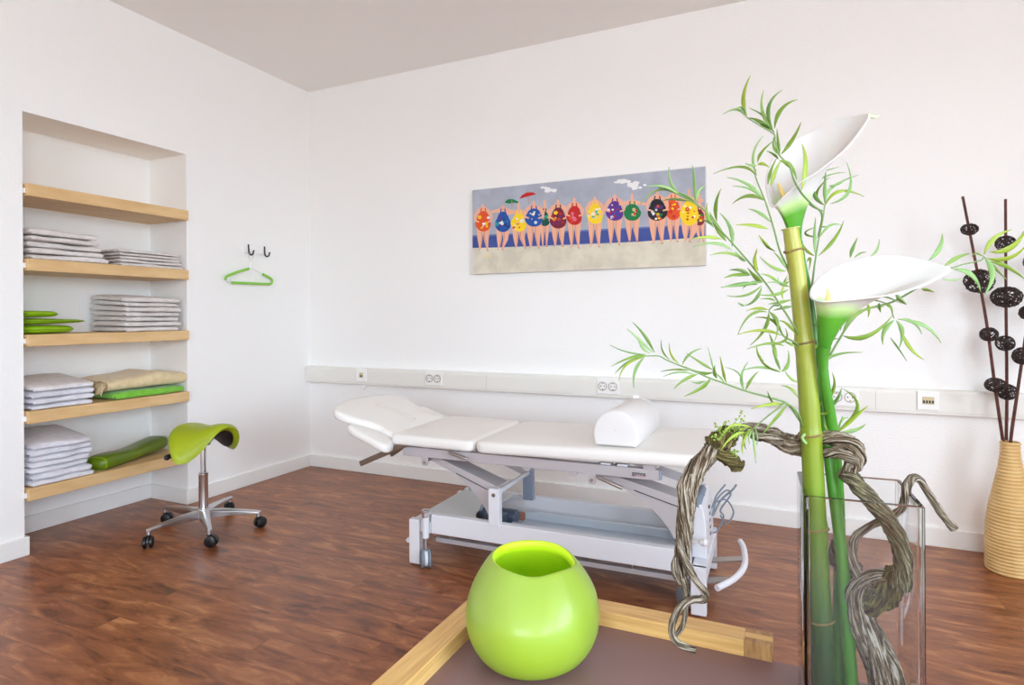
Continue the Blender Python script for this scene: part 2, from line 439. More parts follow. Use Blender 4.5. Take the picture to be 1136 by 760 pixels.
# ---- folded textiles
def folded(name, x0, x1, y0, y1, z0, th, seed, m, label, cat, group, layers=2, m2=None, lo=0, hi=0):
    """folded cloth: flattened rounded loop with the fold towards +x, wavy layers"""
    rnd = random.Random(seed); b = B(); rows = []
    NYS = 16; n = 22
    L = x1-x0
    for i in range(NYS+1):
        v = i/NYS; y = y0+(y1-y0)*v
        endf = min(1, min(v, 1-v)*NYS/1.2); e = .55+.45*math.sqrt(max(endf,0)) if endf < 1 else 1
        fwd = noise.noise(V((v*3.1, seed*3.7, 0)))*.022
        sag = noise.noise(V((v*2.3, seed*1.3, 5)))*.005
        if (i in (0, NYS)): inset = .004
        else: inset = 0
        ring = []
        for k in range(n):
            a = 2*PI*k/n
            cx = math.copysign(abs(cos(a))**.28, cos(a)); cz = math.copysign(abs(sin(a))**.8, sin(a))
            x = (x0+x1)/2 + (L/2-inset)*cx + (fwd if cx > 0 else fwd*.2)
            z = z0+th/2 + th/2*e*cz*(1 if cz < 0 else 1) + sag*(1 if cz > 0 else 0) + noise.noise(V((x*11, y*13, seed)))*.0032
            bk = 1-(x-x0)/L
            f_ = (z-z0)/th
            z = max(z, z0+.0002) + (lo*(1-f_)+hi*f_)*max(0, min(1.05, bk))
            ring.append(V((x, y, z)))
        rows.append(ring)
    b.loop_solid(rows)
    c = ((x0+x1)/2, (y0+y1)/2, z0)
    t = thing(name, label, cat, c, 0, group)
    o = obj('cloth', b, m, t)
    # seam / inner fold lines showing at the front: a thin hem roll
    hem = B(); pts = []
    for i in range(9):
        v = .03+.94*i/8; y = y0+(y1-y0)*v
        fwd = noise.noise(V((v*3.1, seed*3.7, 0)))*.022
        pts.append((x1+fwd-.0035, y, z0+th*.30+noise.noise(V((v*4, seed, 2)))*.001))
    hem.tube(pts, th*.24, 7)
    obj('hem', hem, m2 or m, t)
    return t
ORD = ['bottom', 'second from the bottom', 'third from the bottom', 'fourth from the bottom', 'fifth from the bottom', 'sixth from the bottom', 'top']
def stack(n, z0, th, y0, y1, x0, x1, m, desc, where, group, seed, mtop=None, skew=.0, slope=0):
    rnd = random.Random(seed); z = z0+.0005
    for k in range(n):
        h = th*(1+rnd.uniform(-.12,.12))
        pos = 'top' if k == n-1 else ORD[k]
        dy = rnd.uniform(-.008,.008) + skew*(n-1-k); dx = rnd.uniform(-.008,.008)
        folded('folded_towel', x0+dx, x1+dx, y0+rnd.uniform(-.005,.005), y1+dy, z, h, seed+k*1.7, (mtop if (mtop and k == n-1) else m),
               '%s, %s %s' % (desc, pos, where), 'towel', group, m2=m, lo=slope*k/n, hi=slope*(k+1)/n)
        z += h+.0006
    return z
stack(5, SH[1][0], .0265, -1.648, -1.372, -.27, .0, linen_m, 'folded light grey linen towel', 'in the pile left on second shelf', 'towels left on the second shelf', 11, skew=.012)
stack(5, SH[1][0], .0165, -1.262, -.955, -.27, -.005, linen_m, 'thin folded grey towel', 'in the low pile right on second shelf', 'towels right on the second shelf', 23, skew=.006)
stack(7, SH[2][0], .0235, -1.245, -.945, -.275, -.005, linen_m, 'folded grey linen sheet', 'in the pile beside green cushions', 'sheets on the middle shelf', 37, mtop=linen_m, slope=.018)
stack(4, SH[3][0], .026, -1.650, -1.395, -.27, .005, linenb_m, 'thick folded pale towel', 'in the pile left of cream blanket', 'towels on the fourth shelf', 51, mtop=linen_m, slope=.034)
stack(7, SH[4][0], .025, -1.650, -1.400, -.27, .005, linenb_m, 'folded whitish towel', 'in the pile on lowest shelf', 'towels on the lowest shelf', 67, slope=.044)

# ---- cushions
def pillow(b, c, sx, sy, sz, ex=.5, ez=1.0, taper=0, n=20, m=28, rot=0):
    rows = []
    for i in range(n+1):
        ph = -PI/2+PI*i/n
        if i in (0, n): ph *= .999
        cz = abs(cos(ph))**ez; z = math.copysign(abs(sin(ph))**1.0, sin(ph))
        ring = []
        for k in range(m):
            a = 2*PI*k/m
            X = math.copysign(abs(cos(a))**ex, cos(a))*cz; Y = math.copysign(abs(sin(a))**ex, sin(a))*cz
            zz = z*(1-taper*(Y*.5+.5))
            p = V((X*sx, Y*sy, zz*sz)); p.rotate(Matrix.Rotation(rot, 3, 'Z'))
            ring.append(V(c)+p)
        rows.append(ring)
    return b.loop_solid(rows)
z = SH[2][0]
def cush(y0, y1, z0, h, taper, lb, m=greenc_m):
    t = thing('seat_cushion', lb, 'cushion', (-.14, (y0+y1)/2, z0), 0, 'green cushions on the middle shelf')
    b = pillow(B(), (-.135, (y0+y1)/2, z0+h/2), .135, (y1-y0)/2, h/2, .55, .26, taper)
    obj('pad', b, m, t, sharp=0)
    sm = []
    for k in range(40):
        a = 2*PI*k/40
        sm.append((-.135+.1365*math.copysign(abs(cos(a))**.55, cos(a)), (y0+y1)/2+((y1-y0)/2+.001)*math.copysign(abs(sin(a))**.55, sin(a)), z0+h/2))
    obj('piping', B().tube(sm, .0016, 6, closed=True), greend_m, t)
cush(-1.664, -1.447, z+.001, .038, .15, 'round lime green cushion lying at the bottom of the green pile')
cush(-1.664, -1.395, z+.040, .032, .6, 'lime green cushion with a pointed end, middle one of the green pile', mat('lime_vinyl_mid', (128,168,20), .4))
cush(-1.664, -1.515, z+.0735, .030, .15, 'small lime green cushion on top of the green pile', greenc_m)

# ---- blankets on the fourth shelf
z = SH[3][0]
t = folded('folded_blanket', -.25, .0, -1.30, -.925, z+.0005, .036, 91, greenb_m, 'folded bright green blanket lying under the cream blanket', 'blanket', None)
t = thing('folded_blanket', 'folded cream wool blanket with a fringed roll, on top of the green blanket', 'blanket', (-.12, -1.11, z+.038))
b = B(); rows = []
for i in range(19):
    v = i/18; y = -1.335+(.41)*v
    hh = .060+.020*max(0, 1-abs(v-.62)/.3)**1.5 - .012*max(0, .2-v)/.2
    ring = []
    for k in range(26):
        a = 2*PI*k/26
        cx = math.copysign(abs(cos(a))**.35, cos(a)); cz = math.copysign(abs(sin(a))**.7, sin(a))
        x = -.125+.128*cx+noise.noise(V((y*7, 2, 1)))*.008; zz = z+.043+hh/2+hh/2*cz+noise.noise(V((x*8, y*8, 3)))*.002
        # rises towards the back
        if cz > 0: zz += .010*(1-(cx*.5+.5))
        ring.append(V((x, y+.01*cx, zz)))
    rows.append(ring)
b.loop_solid(rows)
cb = obj('wool_cloth', b, cream_m, t)
b = B()
for L_ in range(4):       # rolled layers seen at the left end
    r = .027-.006*L_; pts = []
    for k in range(28):
        a = 2*PI*k/28
        pts.append((-.03+r*1.2*cos(a)-.0, -1.342+.002*L_, z+.070+r*.92*sin(a)))
    b.tube(pts, .0022, 6, closed=True)
obj('rolled_edge', b, mat('cream_wool_edge', (198,174,130), .95, bump=.001, bscale=300), t)
b = B(); rnd = random.Random(5)
for k in range(34):
    x = -.055+.055*rnd.random(); zz = z+.055+.03*rnd.random(); y = -1.340
    l = .018+.02*rnd.random()
    pts = [(x, y+.004, zz), (x+rnd.uniform(-.006,.010), y-.010, zz-.004), (x+rnd.uniform(-.004,.018), y-.012+rnd.uniform(-.008,.004), max(z+.004, zz-l))]
    b.tube(catmull(pts, 3), .0016, 5)
obj('fringe', b, cream_m, t)

# ---- long green pad on the lowest shelf
z = SH[4][0]
t = thing('bolster_pad', 'long dark lime green pad lying right of the white towels on the lowest shelf', 'cushion', (-.1, -1.17, z))
b = B(); rows = []
p0, p1 = V((-.04, -1.372, 0)), V((-.17, -.945, 0)); dr = (p1-p0).normalized(); sd = V((dr.y, -dr.x, 0))
for i in range(25):
    v = i/24; c = p0.lerp(p1, v)
    e = min(1, math.sqrt(min(v, 1-v)*14+.08))
    w = .062*(.9+.1*e)*e**.35; h = (.030+.004*sin(v*9))*e**.5
    zc = z+.001+.030+.012*v*v*2+noise.noise(V((v*3, 0, 0)))*.003
    ring = []
    for k in range(24):
        a = 2*PI*k/24
        cx = math.copysign(abs(cos(a))**.55, cos(a)); cz = math.copysign(abs(sin(a))**.75, sin(a))
        ring.append(V((c.x, c.y, 0))+sd*(w*cx)+V((0,0,max(z+.0005, zc+h*cz))))
    rows.append(ring)
b.loop_solid(rows)
obj('pad', b, greend_m, t, sharp=60)
ends = B(); r0 = [p-dr*.002 for p in rows[1]]
ends.tube([p for p in rows[1]], .0018, 6, closed=True)
obj('piping', ends, greenc_m, t)

# ================================================================== COAT HOOKS + HANGER
t = thing('coat_hook_rail', 'small white wall rail with two black hooks', 'coat hooks', (0, -.45, 1.39))
obj('backplate', B().box((0,-.545,1.382), (.008,-.375,1.432)), wall_m if 0 else plas_m, t, smooth=False, bevel=.003)
for y in (-.512, -.392):
    b = B().tube(catmull([(.010,y,1.432),(.012,y,1.400),(.016,y,1.382),(.030,y,1.372),(.046,y,1.378),(.052,y,1.394)], 5), .0045, 10)
    b.ball((.052,y,1.394), .0055, 6).ball((.010,y,1.432), .0048, 6)
    obj('hook', b, black_m, t)
t = thing('clothes_hanger', 'wire clothes hanger with bright green foam sleeves hanging on the left black hook', 'clothes hanger', (.04, -.53, 1.2))
def hp(y, z, x=.036): return V((x, y, z))
b = B()
b.tube(catmull([hp(-.528,1.345), hp(-.538,1.368), hp(-.527,1.385), hp(-.508,1.384), hp(-.500,1.368), hp(-.520,1.335), hp(-.519,1.292)], 6), .0014, 6)
loop = [hp(-.519,1.292), hp(-.56,1.28), hp(-.655,1.245), hp(-.685,1.232), hp(-.695,1.215), hp(-.68,1.203), hp(-.64,1.200), hp(-.52,1.203), hp(-.40,1.206), hp(-.372,1.211), hp(-.36,1.226), hp(-.372,1.243), hp(-.45,1.270), hp(-.519,1.292)]
b.tube(loop, .0014, 6)
obj('wire', b, alu_m, t)
b = B()
b.tube(catmull([hp(-.535,1.288), hp(-.60,1.268), hp(-.662,1.246), hp(-.690,1.232), hp(-.698,1.215)], 5), .0075, 10)
obj('foam_sleeve', b, hang_m, t)
b = B()
b.tube(catmull([hp(-.430,1.262), hp(-.385,1.246), hp(-.362,1.232), hp(-.360,1.216), hp(-.375,1.205), hp(-.42,1.203), hp(-.52,1.202), hp(-.655,1.200)], 5), .0075, 10)
obj('foam_sleeve', b, hang_m, t)

# ================================================================== SADDLE STOOL
SX, SY = .425, -1.15
t = thing('saddle_stool', 'lime green saddle stool on a polished five-star base in front of the niche', 'stool', (SX, SY, 0))
cast = [V((.395,-1.398,0)), V((.655,-1.300,0)), V((.650,-1.020,0)), V((.330,-.925,0)), V((.172,-1.165,0))]
cc = V((SX, SY, 0))
b = B()
b.lathe([(.001,.055),(.026,.055),(.030,.062),(.030,.098),(.026,.104),(.001,.104)], (SX,SY,0), 28)
for p in cast:
    d = (p-cc); L_ = .262; d.normalize(); s_ = V((-d.y, d.x, 0))
    pts = []
    st = [(.02,.026,.062,.098), (.10,.019,.066,.096), (.20,.013,.070,.088), (.248,.012,.070,.082), (.262,.008,.071,.080)]
    rows = []
    for q,w,z0,z1 in st:
        c = cc+d*q
        rows.append([c-s_*w+V((0,0,z0)), c+s_*w+V((0,0,z0)), c+s_*w+V((0,0,z1-.006)), c+s_*w*.55+V((0,0,z1)), c-s_*w*.55+V((0,0,z1)), c-s_*w+V((0,0,z1-.006))])
    b.loop_solid(rows)
    e = cc+d*.250
    b.cyl(e+V((0,0,.054)), e+V((0,0,.075)), .011, 14)
obj('star_base', b, alu_m, t, bevel=.0015)
b = B().lathe([(.001,.10),(.0205,.10),(.0205,.255),(.0215,.258),(.0215,.268),(.018,.270),(.001,.270)], (SX,SY,0), 28)
obj('column', b, chrome_m, t)
b = B().lathe([(.001,.268),(.0125,.268),(.0125,.42),(.001,.42)], (SX,SY,0), 24)
obj('gas_piston', b, chrome_m, t)
for p in cast:
    d = (p-cc).normalized(); e = cc+d*.250; s_ = V((-d.y, d.x, 0)); k = V((cos(p.x*40), sin(p.x*40), 0))
    k = V((d.x*.6-d.y*.8, d.y*.6+d.x*.8, 0)).normalized() if p.x > .3 else V((1,.3,0)).normalized()
    ax = V((-k.y, k.x, 0)); wc = e + k*.010
    cb = B(); cb.cyl(e+V((0,0,.030)), e+V((0,0,.056)), .0085, 12)
    prof = []
    for sgn in (-1, 1):
        pass
    # hood between the wheels
    pts = [wc+k*(.024*cos(a))+V((0,0,.0265+.026*sin(a))) for a in [PI*.02*i for i in range(2, 50, 4)]]
    cb.prism([q-ax*.004 for q in pts]+[wc-ax*.004+V((0,0,.02))], ax*.008)
    c_ = obj('caster', cb, black_m, t)
    for sgn in (-1, 1):
        w = B()
        a0 = wc+ax*(.0055*sgn)+V((0,0,.0255)); a1 = wc+ax*(.0215*sgn)+V((0,0,.0255))
        w.tube([a0, a0.lerp(a1,.15), a0.lerp(a1,.7), a1], [.0225,.0250,.0245,.0165], 24)
        w.tube([a1-ax*sgn*.001, a1+ax*sgn*.0015], [.008,.006], 14)
        obj('wheel', w, black_m, c_)
# saddle seat
aa = (RT*.90-FW*.43).normalized(); bb = (RT*.43+FW*.90).normalized()
def saddle(u, v, off=0):
    # u along the saddle, v across (-1..1)
    k_ = max(0, (u+.35)/1.35); k_ = k_*k_*(3-2*k_); w = .190+(.088-.190)*k_; th = 1.02+.50*k_
    lat = w*sin(v*th)/sin(th)*(1-.03*v*v)
    drop = (.118-.012*k_)*(1-cos(v*th))/(1-cos(th))
    e_ = max(0, min(1, (u+1)/1.25)); drop *= .66+.44*e_*e_*(3-2*e_)
    bb = (RT*(.22+.30*k_)+FW*(.97-.12*k_)).normalized()
    zz = .470 + .026*k_**2 + .010*u*u*(1-k_) - drop
    nrm = V((0,0,1))*cos(v*th)+bb*sin(v*th)
    return V((SX,SY,0)) + aa*(.06*max(0,-v)**2*(1-(u+1)/2) + u*(.168 if u > 0 else .150)) + bb*lat + V((0,0,zz)) + nrm*off
def seat_rows(off, k=1.0, NU=20, NR=12):
    rows = []
    for i in range(NR+1):
        r = i/NR*k; ring = []
        for j in range(40):
            a = 2*PI*j/40
            # superellipse plan
            ex_ = .72 if cos(a) > 0 else .72+.28*min(1,abs(cos(a))*2)
            cu = math.copysign(abs(cos(a))**ex_, cos(a))*r; cv = math.copysign(abs(sin(a))**ex_, sin(a))*r
            ring.append(saddle(cu, cv, off(r/k)))
        rows.append(ring)
    return rows
b = B()
top = seat_rows(lambda r: .020*math.sqrt(max(0, 1-r**5)))
bot = seat_rows(lambda r: -.020*math.sqrt(max(0, 1-r**5)))
b.grid(top, wrap=True); b.grid(bot, wrap=True)
st_ = obj('seat', b, seat_m, t, sharp=0)
b = B(); top = seat_rows(lambda r: -.017-.007*(1-r**4), .86); b.grid(top, wrap=True); b.grid(seat_rows(lambda r: -.021-.010*(1-r**4), .86), wrap=True)
obj('seat_pan', b, mat('black_underside', (14,12,12), .6), st_, sharp=0)
b = B().tube([(SX,SY,.40),(SX,SY,.445)], [.03,.045], 20)
obj('seat_mount', b, black_m, st_)
kn = at(184.5, 508, 2.70); kb = V((SX,SY,.42))
b = B().tube([kb, kn.lerp(kb,.12)], .004, 8)
b.tube([kn.lerp(kb,.14), kn.lerp(kb,.09), kn, kn-(kb-kn)*.05], [.006,.011,.013,.006], 12)
obj('lever', b, black_m, t)
# ================================================================== TREATMENT TABLE
A_ = rad(1.544)
ES = V((cos(A_), sin(A_), 0)); ET = V((-sin(A_), cos(A_), 0))
def W(s, t, z): return ES*s+ET*t+V((0,0,z))
def wbox(b, s0, s1, t0, t1, z0, z1, mi=0):
    return b.hexa([W(s0,t0,z0),W(s1,t0,z0),W(s1,t1,z0),W(s0,t1,z0)], [W(s0,t0,z1),W(s1,t0,z1),W(s1,t1,z1),W(s0,t1,z1)], mi)
TN, TF = -1.124, -.690       # near / far plane of the base
tb = thing('treatment_table', 'white upholstered physiotherapy table with raised headrest and lifting base', 'treatment table', tuple(W(2.08,-.9,0)), A_)
# end frames
for s0, s1, nm in ((1.508,1.556,'l'), (2.607,2.657,'r')):
    b = B()
    wbox(b, s0, s1, TN, TN+.030, 0.004, .182 if nm == 'l' else .160)
    obj('leg', b, frame_m, tb, smooth=False, bevel=.003)
    b = B(); wbox(b, s0, s1, TF-.030, TF, 0.004, .182 if nm == 'l' else .160)
    obj('leg', b, frame_m, tb, smooth=False, bevel=.003)
    b = B()
    zt = .176 if nm == 'l' else .160
    wbox(b, s0+.002, s1+(.045 if nm == 'l' else .0), TN+.014, TF-.014, .108 if nm != 'l' else .13, zt)
    obj('crossbar', b, frame_m, tb, smooth=False, bevel=.003)
    for tt in (TN+.015, TF-.015): obj('foot_glide', B().lathe([(.001,.0004),(.012,.0004),(.012,.004),(.001,.004)], tuple(W((s0+s1)/2, tt, 0)), 14), dark_m, tb)
# side rails
for t0 in (TN+.012, TF-.044):
    b = B(); wbox(b, 1.556 if t0 > -1 else 1.604, 2.607, t0, t0+.032, .132, .208)
    obj('side_rail', b, frame_m, tb, smooth=False, bevel=.003)
# floor tray between the rails, cover plate, motor
b = B(); wbox(b, 1.90, 2.60, TN+.044, TF-.044, .136, .142); wbox(b, 1.90, 2.60, TN+.13, TN+.15, .142, .175); wbox(b, 1.90, 2.60, TF-.15, TF-.13, .142, .175)
obj('base_tray', b, mat('tray_grey', (196,204,212), .35, metal=.3), tb, smooth=False, bevel=.002)
pts = [(1.556,TN+.045),(1.80,TN+.045),(1.77,TN+.08),(1.75,TN+.13),(1.745,TN+.19),(1.76,TN+.25),(1.79,TN+.30),(1.80,TF-.045),(1.556,TF-.045)]
b = B().prism([W(s,t_,.196) for s,t_ in pts], (0,0,.006))
obj('cover_plate', b, mat('cover_grey_white', (206,208,206), .45), tb, smooth=False, bevel=.0015)
b = B().cyl(W(1.76,-.93,.175), W(1.90,-.93,.175), .032, 20).cyl(W(1.70,-.93,.175), W(1.76,-.93,.175), .024, 20)
wbox(b, 1.79, 1.87, -1.00, -.90, .142, .20)
obj('lift_motor', b, mat('motor_dark', (70,80,96), .45), tb, bevel=.002)
b = B().tube([W(1.77,-1.0,.21),W(1.775,-.98,.235),W(1.80,-.96,.24),W(1.83,-.95,.22),W(1.85,-.97,.19)], .006, 8)
obj('motor_cable', b, rubber_m, tb)
# lower linkage bars
b = B(); wbox(b, 1.60, 2.60, TN+.055, TN+.080, .083, .101)
obj('linkage_bar', b, frameg_m, tb, smooth=False, bevel=.002)
b = B(); wbox(b, 1.60, 2.60, TF-.080, TF-.055, .083, .101)
obj('linkage_bar', b, frameg_m, tb, smooth=False, bevel=.002)
for s in (1.66, 2.02, 2.04, 2.40): obj('linkage_pin', B().cyl(W(s,TN+.066,.10), W(s,TN+.066,.136), .004, 8), steel_m, tb)
# casters (left near/far, right far)
def bed_caster(s, tt, nm):
    c_ = obj('caster', B().cyl(W(s,tt,.060), W(s,tt,.130), .0075, 14), chrome_m, tb)
    obj('sleeve', B().cyl(W(s,tt,.118), W(s,tt,.200), .0135, 18), frame_m, c_)
    obj('chrome_cap', B().lathe([(.001,0),(.0145,0),(.0145,.022),(.0165,.024),(.0165,.028),(.011,.029),(.010,.022),(.001,.022)], tuple(W(s,tt,.200)), 22), chrome_m, c_)
    d = (ET*.35+ES*.94).normalized(); ax = V((-d.y,d.x,0)); ax = (ES*.80+ET*.60).normalized(); d = V((-ax.y, ax.x, 0))
    wc = W(s,tt,.036)+V((0,0,0))
    obj('fork', B().tube([wc-ax*.006, wc+ax*.006], .030, 24).cyl(wc, W(s,tt,.065), .010), frame_m, c_, sharp=35)
    for g in (-1,1):
        a0 = wc+ax*g*.007; a1 = wc+ax*g*.021
        obj('wheel', B().tube([a0, a0.lerp(a1,.2), a0.lerp(a1,.75), a1], [.032,.0358,.0358,.028], 28), rubber_m, c_)
bed_caster(1.588, TN-.002, 'a'); bed_caster(1.592, TF-.040, 'b'); bed_caster(2.592, TF-.030, 'c'); bed_caster(2.585, TN+.046, 'd')
# posts and lower pivot axle (left)
for tt in (TN+.006, TF-.080):
    b = B()
    pts = [(1.861,.200),(1.907,.200),(1.907,.330),(1.900,.342),(1.868,.342),(1.861,.335)]
    b.prism([W(s,tt,z) for s,z in pts], ET*.028)
    obj('post', b, frame_m if tt < -1 else bluegrey_m, tb, smooth=False, bevel=.002)
b = B().cyl(W(1.884,TN+.034,.318), W(1.884,TF-.075,.318), .010, 16)
obj('pivot_axle', b, frame_m, tb)
for s,z,tt in ((1.884,.318,TN+.006),(1.600,.433,TN+.030)): obj('pivot_bolt', B().cyl(W(s,tt+.001,z), W(s,tt-.004,z), .0075, 14), steel_m, tb)
# swing arms
def swing(s0,z0,s1,z1,gus):
    """s0,z0 upper pivot; s1,z1 lower pivot"""
    d = V((s1-s0, z1-z0)).normalized(); n = V((-d.y, d.x))
    h = .019
    q = [(s0,z0+h*.8),(s1,z1+h),(s1+.004,z1-h),(s0+.0,z0-h*.6)]
    b = B()
    b.prism([W(s,TN+.040,z) for s,z in q], ET*.012)
    top = [(s0-.0,z0+h*.8-.0004),(s1,z1+h-.0004),(s1,z1+h-.005),(s0,z0+h*.8-.005)]
    b.prism([W(s,TN+.0515,z) for s,z in top], ET*.085)
    o = obj('swing_arm', b, frameg_m, tb, smooth=False, bevel=.001)
    obj('arm_plate', B().prism([W(s,TF-.092,z) for s,z in q], ET*.012), frameg_m, o, smooth=False, bevel=.001)
    g = B().prism([W(s,TN+.040+.0115,z) for s,z in gus], -ET*.010)
    obj('gusset_plate', g, frameg_m, o, smooth=False, bevel=.001)
    sl = [(s0+(s1-s0)*.42, z0+(z1-z0)*.42-.010), (s0+(s1-s0)*.86, z0+(z1-z0)*.86-.012)]
    g = B().prism([W(sl[0][0],TN+.0412,sl[0][1]+.0016), W(sl[1][0],TN+.0412,sl[1][1]+.0016), W(sl[1][0],TN+.0412,sl[1][1]-.0016), W(sl[0][0],TN+.0412,sl[0][1]-.0016)], -ET*.002)
    obj('slot', g, dark_m, o, smooth=False)
def curve(p0,p1,p2,n=8): return [tuple((1-t)**2*V(p0)+2*t*(1-t)*V(p1)+t*t*V(p2)) for t in [i/n for i in range(n+1)]]
g1 = [(1.665,.402),(1.868,.338),(1.868,.196)]+[(p[0],p[1]) for p in curve((1.862,.196,0),(1.80,.32,0),(1.672,.388,0))]
swing(1.575,.432,1.884,.322,[g1[0],g1[1],g1[2]]+g1[3:])
g2 = [(2.355,.405),(2.585,.345),(2.585,.205)]+[(p[0],p[1]) for p in curve((2.572,.196,0),(2.50,.34,0),(2.36,.392,0))]
swing(2.270,.432,2.610,.345,g2)
# right hand housing with grab handle
b = B(); pts = [(2.600,.160),(2.652,.160),(2.648,.275),(2.640,.330),(2.628,.352),(2.604,.352)]
b.prism([W(s,TN+.090,z) for s,z in pts], ET*.26)
hs = obj('control_housing', b, frame_m, tb, smooth=False, bevel=.004)
for k in range(5):
    z = .20+.024*k; b = B(); wbox(b, 2.640, 2.6525-.0009*k, TN+.22, TN+.245, z, z+.006); obj('vent', b, dark_m, hs, smooth=False)
b = B().tube(catmull([W(2.618,TN+.100,.335),W(2.626,TN+.108,.366),W(2.630,TN+.16,.378),W(2.626,TN+.20,.370),W(2.62,TN+.21,.340)], 6), .013, 14)
obj('end_handle', b, rubber_m, hs)
b = B().cyl(W(2.606,TN+.030,.345), W(2.606,TF-.08,.345), .010, 14)
obj('pivot_axle', b, frame_m, tb)
# release knob and valve near right leg
b = B().tube([W(2.60,TN+.062,.225),W(2.635,TN+.055,.232)], .004, 8)
b.tube([W(2.632,TN+.056,.230),W(2.640,TN+.05,.232),W(2.652,TN+.046,.234),W(2.658,TN+.044,.234)], [.008,.013,.013,.006], 14)
obj('release_knob', b, mat('knob_white', (226,224,222), .4), tb)
# foot lever at the right end
arc = catmull([W(2.690,-1.120,.104),W(2.742,-1.035,.112),W(2.768,-.930,.120),W(2.760,-.800,.130),W(2.745,-.74,.134)], 6)
fl = obj('foot_lever', B().tube(arc, .0105, 14), mat('lever_white', (226,226,232), .4), tb)
for p, q in (((2.65,-1.06,.098),(2.722,-1.05,.108)), ((2.60,-.90,.098),(2.765,-.88,.122))):
    p_, q_ = W(*p), W(*q); sd = (q_-p_).cross(V((0,0,1))).normalized()*.019; b = B()
    b.hexa([p_-sd-V((0,0,.004)), q_-sd-V((0,0,.004)), q_+sd-V((0,0,.004)), p_+sd-V((0,0,.004))], [p_-sd+V((0,0,.004)), q_-sd+V((0,0,.004)), q_+sd+V((0,0,.004)), p_+sd+V((0,0,.004))])
    obj('lever_arm', b, steel_m, fl, smooth=False, bevel=.001)
b = B().tube(catmull([W(1.49,TN+.02,.085),W(1.492,TN+.1,.09),W(1.495,-.9,.092),W(1.492,TF-.1,.09),W(1.49,TF-.02,.085)],5), .010, 12)
obj('foot_lever', b, mat('lever_white', (226,226,232), .4), tb)
# loose cable loop behind the right end
b = B(); rnd = random.Random(3)
b.tube(catmull([W(2.655,-.86,.255),W(2.668,-.84,.31),W(2.70,-.82,.345),W(2.715,-.80,.325),W(2.68,-.82,.27),W(2.69,-.80,.24),W(2.672,-.84,.20),W(2.655,-.85,.19)], 7), .0032, 8)
b.tube(catmull([W(2.655,-.83,.25),W(2.68,-.80,.30),W(2.72,-.79,.34),W(2.735,-.78,.36)], 6), .0036, 8)
b.tube(catmull([W(2.655,-.88,.29),W(2.67,-.87,.335),W(2.70,-.85,.375)], 6), .003, 8)
b.tube(catmull([W(2.66,-.84,.30),W(2.70,-.82,.31),W(2.725,-.80,.26),W(2.70,-.80,.215),W(2.68,-.82,.25)], 6), .003, 8)
obj('cable', b, rubber_m, tb)
# upper frame
for tt in (TN+.0, TF-.03):
    b = B(); wbox(b, 1.481, 2.506, tt, tt+.030, .437, .473)
    o = obj('upper_rail', b, frameg_m, tb, smooth=False, bevel=.002)
    b = B(); wbox(b, 2.5062, 2.512, tt+.001, tt+.029, .438, .472)
    obj('end_cap', b, bluegrey_m, o, smooth=False, bevel=.002)
    b = B(); wbox(b, 2.452, 2.492, tt+.004, tt+.026, .473, .497)
    obj('pad_support', b, frameg_m, o, smooth=False)
for s in (1.50, 1.68, 1.80, 2.00, 2.28, 2.34, 2.46):
    b = B(); wbox(b, s, s+.025, TN+.030, TF-.030, .452, .468); obj('cross_brace', b, frame_m, tb, smooth=False, bevel=.001)
for s in (1.56, 1.74, 1.84, 2.30, 2.36):
    b = B(); wbox(b, s, s+.035, TN+.012, TF-.012, .468, .479); obj('hinge_strip', b, frame_m, tb, smooth=False)
# text on the near rail, right end
def text(body, loc, size, m, parent, name):
    cu = bpy.data.curves.new(name, 'FONT'); cu.body = body; cu.size = size; cu.extrude = .0003; cu.offset = size*.012
    o = bpy.data.objects.new(name, cu); cu.materials.append(m)
    Mw = Matrix.Translation(loc) @ Matrix.Rotation(A_, 4, 'Z') @ Matrix.Rotation(PI/2, 4, 'X')
    COL.objects.link(o)
    dg = bpy.context.evaluated_depsgraph_get(); me = bpy.data.meshes.new_from_object(o.evaluated_get(dg))
    bpy.data.objects.remove(o)
    q = bpy.data.objects.new(name, me)
    me.transform(WM[parent].inverted() @ Mw)
    link(q, parent, WM[parent]); return q
text('gymna', W(2.414, TN-.0006, .450), .0185, mat('mark_dark', (34,28,38), .5), tb, 'maker_mark')
b = B(); wbox(b, 2.428, 2.462, TN-.0008, TN+.001, .4462, .4473)
obj('mark_underline', b, mat('mark_red', (196,56,54), .5), tb, smooth=False)
# pivot brackets below the near rail
for s, sz in ((1.586, 1), (2.272, 1)):
    b = B()
    pts = [(s-.014,.440),(s+.014,.440),(s+.014,.412),(s+.009,.404),(s-.009,.404),(s-.014,.412)]
    b.prism([W(x,TN-.004,z) for x,z in pts], ET*.006)
    o = obj('pivot_bracket', b, frameg_m, tb, smooth=False, bevel=.001)
    obj('bolt', B().cyl(W(s,TN-.008,.418), W(s,TN-.003,.418), .006, 12), steel_m, o)
    b = B().cyl(W(s,TN+.004,.424), W(s,TF-.004,.424), .008, 12)
    obj('pivot_tube', b, steel_m, o)
for s in (2.02, 2.20):
    b = B()
    pts = [(s-.020,.437),(s+.020,.437),(s+.010,.424),(s-.010,.424)]
    b.prism([W(x,TN+.004,z) for x,z in pts], ET*.02)
    obj('bracket_lug', b, frameg_m, tb, smooth=False, bevel=.001)
def lever(p, q, nm='adjusting_lever', r=.006, m=None):
    d = (V(q)-V(p))
    b = B().tube([p, V(p)+d*.06, V(p)+d*.94, q], [r*.6, r, r, r*.5], 10)
    return obj(nm, b, m or steel_m, tb)
lever(W(1.700,TN-.014,.470), W(1.785,TN-.014,.450))
lever(W(2.290,TN-.012,.434), W(2.385,TN-.012,.402))
